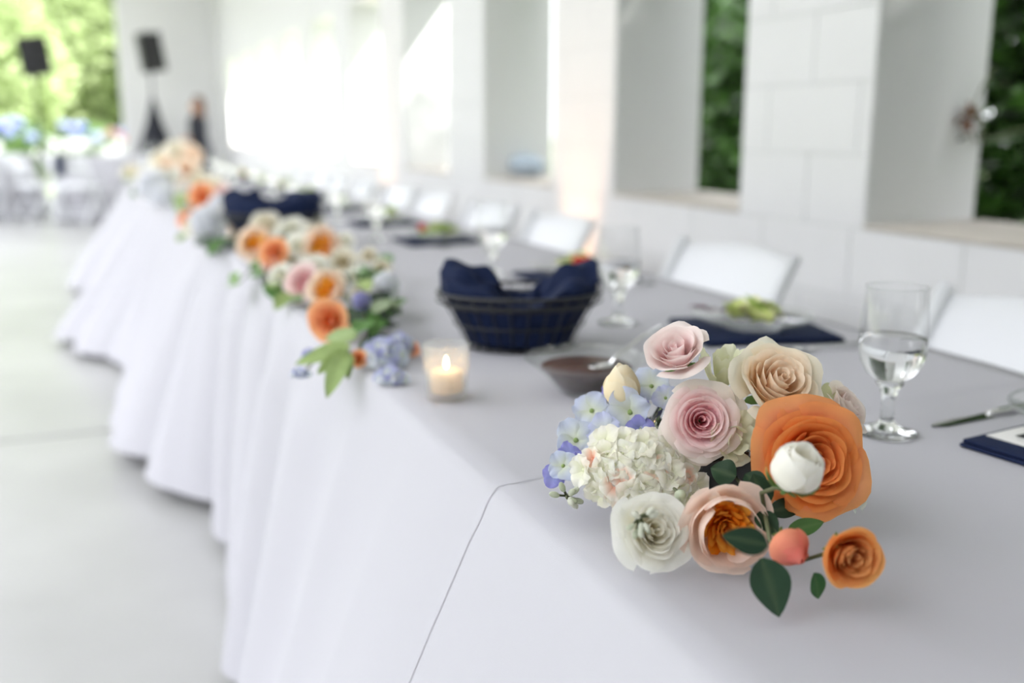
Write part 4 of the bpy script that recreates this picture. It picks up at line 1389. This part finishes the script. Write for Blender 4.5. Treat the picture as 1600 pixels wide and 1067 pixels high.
nb = make('cloth_napkin', (NV, NF), M_NAVY, loc=(GT[0][0], GT[0][1], 0))
nb.rotation_euler = (0, 0, 4.2 - math.pi / 2)
tag(nb, 'navy napkin hanging over the back of a guest table chair', 'napkin')
for i in range(5):
    a = i * 1.25 + 0.3
    goblet(Vector((GT[0][0] + 0.5 * math.cos(a), GT[0][1] + 0.5 * math.sin(a), T + 0.001)), 'water goblet on the guest table before the speakers, %s clockwise from the person in black' % ORD[4 - i])


def speaker(x, y, zc, yaw, tilt, label, slabel, shroud, wide):
    s = empty('speaker_stand', (x, y, 0))
    top = zc - 0.28
    make('pole', tube([(0, 0, 0.55), (0, 0, top)], 0.018, 10), M_GREYMETAL if shroud else M_BLACKBOX, s)
    make('sleeve', tube([(0, 0, 0.35), (0, 0, 1.25)], 0.028, 10), M_BLACKBOX, s)
    for k in range(3):
        a = k * 2.0944 + 0.5
        make('leg', tube([(0, 0, 0.85), (0.40 * math.cos(a), 0.40 * math.sin(a), 0.012)], 0.013, 8), M_BLACKBOX, s)
        make('brace', tube([(0, 0, 0.4), (0.30 * math.cos(a), 0.30 * math.sin(a), 0.45)], 0.009, 6), M_BLACKBOX, s)
    if shroud:
        V, Fs = lathe([(0.03, 1.50), (0.05, 1.40), (0.11, 1.15), (0.22, 0.85), (0.34, 0.45), (0.46, 0.02)], 36, lambda th, i: 1 + 0.07 * math.cos(3 * (th - 0.5)) * (i > 1) + 0.04 * math.cos(11 * th) * (i > 1))
        make('shroud', (V, Fs), M_BLACKCLOTH, s)
    tag(s, slabel, 'stand', 'speaker stands')
    b = empty('loudspeaker', (x, y, top + 0.001))
    M = Matrix.Translation((0, 0, 0.28)) @ Matrix.Rotation(yaw, 4, 'Z') @ Matrix.Rotation(tilt, 4, 'Y')
    w, h, d = wide, 0.265, 0.15
    V = []
    for z in (-h, h):
        for (px, py) in ((-w, -d), (w, -d), (w * 0.7, d), (-w * 0.7, d)):
            V.append((px, py, z))
    make('cabinet', xf((V, [(0, 3, 2, 1), (4, 5, 6, 7), (0, 1, 5, 4), (1, 2, 6, 5), (2, 3, 7, 6), (3, 0, 4, 7)]), M), M_BLACKBOX, b, smooth=False)
    make('grille', xf(box(-w + 0.012, -d - 0.008, -h + 0.02, w - 0.012, -d + 0.001, h - 0.02, 0.004), M), M_GRILLE, b)
    make('handle', xf(tube([(-0.05, 0, h - 0.002), (-0.05, 0, h + 0.02), (0.05, 0, h + 0.02), (0.05, 0, h - 0.002)], 0.007, 6), M), M_BLACKBOX, b)
    make('pole_cup', lathe([(0.024, 0), (0.03, 0.0), (0.03, 0.05), (0.024, 0.05)], 14), M_BLACKBOX, b)
    tag(b, label, 'speaker', 'black loudspeakers on stands')


speaker(0.93, 15.5, 2.13, 0.25, -0.14, 'black loudspeaker on the stand against the far white wall', 'speaker stand wrapped in a black cloth shroud by the far white wall', True, 0.155)
speaker(-0.59, 15.9, 2.06, 0.2, -0.13, 'black loudspeaker on the stand at the open garden end', 'bare black tripod speaker stand at the open garden end', False, 0.20)


# person in black with brown hair near the far wall, turned to the left
def person(x, y):
    me = bpy.data.meshes.new('person')
    J = {'pelvis': (0, 0, 0.82), 'waist': (0.0, 0, 0.98), 'chest': (0.01, 0, 1.14), 'neck0': (0.0, 0, 1.26), 'neck1': (-0.012, 0, 1.31), 'head0': (-0.02, 0, 1.37), 'head1': (-0.022, 0, 1.45),
         'shL': (0.01, -0.14, 1.22), 'elL': (0.0, -0.18, 1.0), 'wrL': (-0.13, -0.14, 0.93), 'haL': (-0.20, -0.12, 0.93), 'shR': (0.01, 0.14, 1.22), 'elR': (0.0, 0.18, 1.0), 'wrR': (-0.13, 0.14, 0.93), 'haR': (-0.20, 0.12, 0.93),
         'hpL': (0, -0.08, 0.78), 'knL': (-0.02, -0.085, 0.43), 'anL': (0.01, -0.085, 0.07), 'toL': (-0.13, -0.09, 0.03), 'hpR': (0, 0.08, 0.78), 'knR': (-0.01, 0.085, 0.43), 'anR': (0.03, 0.085, 0.07), 'toR': (-0.11, 0.09, 0.03)}
    rad = {'pelvis': .125, 'waist': .095, 'chest': .115, 'neck0': .05, 'neck1': .045, 'head0': .07, 'head1': .075, 'shL': .048, 'elL': .036, 'wrL': .026, 'haL': .026, 'shR': .048, 'elR': .036, 'wrR': .026, 'haR': .026,
           'hpL': .08, 'knL': .055, 'anL': .036, 'toL': .028, 'hpR': .08, 'knR': .055, 'anR': .036, 'toR': .028}
    E_ = [('pelvis', 'waist'), ('waist', 'chest'), ('chest', 'neck0'), ('neck0', 'neck1'), ('neck1', 'head0'), ('head0', 'head1'), ('chest', 'shL'), ('shL', 'elL'), ('elL', 'wrL'), ('wrL', 'haL'), ('chest', 'shR'), ('shR', 'elR'), ('elR', 'wrR'), ('wrR', 'haR'),
          ('pelvis', 'hpL'), ('hpL', 'knL'), ('knL', 'anL'), ('anL', 'toL'), ('pelvis', 'hpR'), ('hpR', 'knR'), ('knR', 'anR'), ('anR', 'toR')]
    for sd_name, sy in (('L', -1), ('R', 1)):          # four fingers and a thumb on each hand, slightly curled
        hx, hy, hz = J['ha' + sd_name]
        for fi in range(4):
            base, tip = 'f%d%s' % (fi, sd_name), 'g%d%s' % (fi, sd_name)
            oy = (fi - 1.5) * 0.019
            ln = (0.045, 0.055, 0.052, 0.040)[fi]
            J[base] = (hx - 0.030, hy + oy, hz + 0.002)
            J[tip] = (hx - 0.030 - ln, hy + oy * 1.1, hz - 0.018)
            rad[base], rad[tip] = 0.009, 0.007
            E_.extend([('ha' + sd_name, base), (base, tip)])
        J['t' + sd_name] = (hx - 0.035, hy - sy * 0.045, hz + 0.01)
        rad['t' + sd_name] = 0.009
        E_.append(('wr' + sd_name, 't' + sd_name))
    names = list(J)
    me.from_pydata([J[n] for n in names], [(names.index(a), names.index(b)) for a, b in E_], [])
    o = bpy.data.objects.new('person', me)
    COL.objects.link(o)
    o.location = (x, y, 0)
    md = o.modifiers.new('skin', 'SKIN')
    for i, n in enumerate(names):
        me.skin_vertices[0].data[i].radius = (rad[n], rad[n])
    me.skin_vertices[0].data[0].use_root = True
    md.use_smooth_shade = True
    sd = o.modifiers.new('sub', 'SUBSURF')
    sd.levels = sd.render_levels = 2
    me.materials.append(M_SKIN)
    # black dress from shoulders to shins, long sleeves
    def prof(th, i):
        return 1 + 0.28 * abs(math.sin(th)) ** 1.5 * (1 if i > 1 else 0.6)
    dress = lathe([(0.06, 1.285), (0.10, 1.25), (0.128, 1.17), (0.125, 1.06), (0.118, 0.98), (0.15, 0.82), (0.18, 0.6), (0.22, 0.32), (0.225, 0.30)], 32, prof)
    make('dress', dress, M_BLACKCLOTH, o)
    for s in (-1, 1):
        make('sleeve', tube([(0.01, s * 0.12, 1.225), (0.008, s * 0.165, 1.13), (0.0, s * 0.18, 1.0), (-0.11, s * 0.148, 0.94)], [0.06, 0.055, 0.048, 0.037], 12), M_BLACKCLOTH, o)
        make('shoe', xf(ball(0.045, (0, 0, 0), 2.1, 0.95, 0.75, 14), Matrix.Translation((-0.06, s * 0.088, 0.034))), M_BLACKBOX, o)
    hair = [(0, 0.115), (0.05, 0.105), (0.085, 0.06), (0.095, 0.0), (0.098, -0.08), (0.09, -0.18), (0.07, -0.27), (0.03, -0.31)]
    g = lathe([(r, z) for r, z in hair], 24)
    V = []
    for q in g[0]:
        x_, y_ = q.x, q.y
        if x_ < 0: x_ *= 0.25 if q.z < 0.05 else 0.75
        V.append(Vector((x_ + 0.02, y_ * 0.95, q.z + 1.425)))
    make('hair', (V, g[1]), M_HAIR, o)
    for s in (-1, 1):
        make('eye', xf(ball(0.010, (0, 0, 0)), Matrix.Translation((-0.074, s * 0.026, 1.425))), M_INK, o)
    make('nose', xf(ball(0.014, (0, 0, 0), 1.2, 0.8, 1.3), Matrix.Translation((-0.084, 0, 1.395))), M_SKIN, o)
    make('mouth', xf(ball(0.018, (0, 0, 0), 0.4, 1.1, 0.3), Matrix.Translation((-0.074, 0, 1.362))), M_TOMATO, o)
    tag(o, 'person in black clothes with long brown hair standing by the far wall', 'person')


person(1.50, 15.2)

# garden beyond the open end
TC = ((0.38, 0.48, 0.22), (0.56, 0.64, 0.38))
for i, (x, y, s) in enumerate([(-7.5, 31, 1.0), (-3.2, 29, 1.1), (0.6, 33, 1.15), (4.2, 30, 1.0), (-12, 36, 1.3), (-5.4, 38, 1.3), (-1.0, 42, 1.4), (3.6, 40, 1.3), (9, 36, 1.2)]):
    bl = [(0, 0, 3.6 * s, 2.3 * s, 2.2 * s, 2.2 * s), (1.4 * s, 0.2, 2.3 * s, 1.5 * s, 1.5 * s, 1.5 * s), (-1.4 * s, 0.4, 2.4 * s, 1.6 * s, 1.5 * s, 1.4 * s), (0.3, -0.6, 5.4 * s, 1.6 * s, 1.6 * s, 1.5 * s), (-0.2, 0, 1.5 * s, 1.6 * s, 1.2 * s, 1.0 * s)]
    near = y < 34
    shrub('tree', 'light green leafy tree, %s in the front garden row counted from the open side' % ORD[[0, 1, 2, 3][i]] if near else 'light green leafy tree, %s in the back garden row counted from the open side' % ORD[i - 4], 'tree', (x, y, -0.04), bl, 18000, 0.17, TC, 700 + i, M_TREELEAF, 'trees in the garden', 0.16)


for i, (x, y, sz) in enumerate([(-10.5, -5, 1.1), (-11, 1.5, 1.15), (-10.8, 8, 1.1), (-11.2, 14.5, 1.2), (-10.5, 21, 1.1)]):  # unseen trees added to block low sky light on the open side
    bl = [(0, 0, 3.3 * sz, 2.2 * sz, 2.6 * sz, 1.9 * sz), (0.3, 1.6 * sz, 2.2 * sz, 1.5 * sz, 1.7 * sz, 1.5 * sz), (0.2, -1.6 * sz, 2.3 * sz, 1.6 * sz, 1.7 * sz, 1.5 * sz), (0, 0.4, 1.3 * sz, 1.5 * sz, 2.2 * sz, 1.0 * sz)]
    shrub('tree', 'added light-blocking dark tree, %s along the open side counted from the near wall' % ORD[i], 'tree', (x, y, -0.04), bl, 9000, 0.20, ((0.045, 0.06, 0.035), (0.10, 0.12, 0.07)), 800 + i, M_TREELEAF, 'added trees along the open side', 0.16)


def hydrangea_bush(x, y, seed, label):
    t = empty('hydrangea_bush', (x, y, -0.04))
    f = make('foliage', leaf_cloud([(0, 0, 0.5, 0.75, 0.6, 0.55), (0.3, 0.1, 0.8, 0.5, 0.5, 0.45)], 2200, 0.075, ((0.10, 0.2, 0.06), (0.25, 0.38, 0.12)), seed), M_TREELEAF, t, smooth=False)
    f['kind'] = 'stuff'
    rnd = random.Random(seed)
    for k in range(34):
        a, q = rnd.uniform(0, 6.28), rnd.random() ** 0.4
        p = Vector((0.78 * q * math.cos(a), 0.66 * q * math.sin(a), 0.55 + 0.65 * math.sqrt(1 - 0.95 * q * q) + rnd.uniform(-.4 * q, .05)))
        g = ball(rnd.uniform(0.10, 0.14), mixc((0.13, 0.16, 0.38), (0.34, 0.38, 0.56), rnd.random()) if p.z > 0.85 else (0.60, 0.60, 0.62), 1, 1, 0.8, 12)
        g = ([v * (1 + 0.15 * noise.noise(v * 40)) for v in g[0]], g[1], g[2])
        make('bloom', xf(g, Matrix.Translation(p)), M_PETAL, t)
    tag(t, label, 'bush', 'blue hydrangea bushes at the garden end')


for i, x in enumerate((-3.9, -2.6, -1.35, -0.1, 1.1)):
    hydrangea_bush(x, 24 + 0.4 * math.sin(i * 2), 40 + i, 'blue and white hydrangea bush, %s in the row counted toward the far wall' % ORD[i])
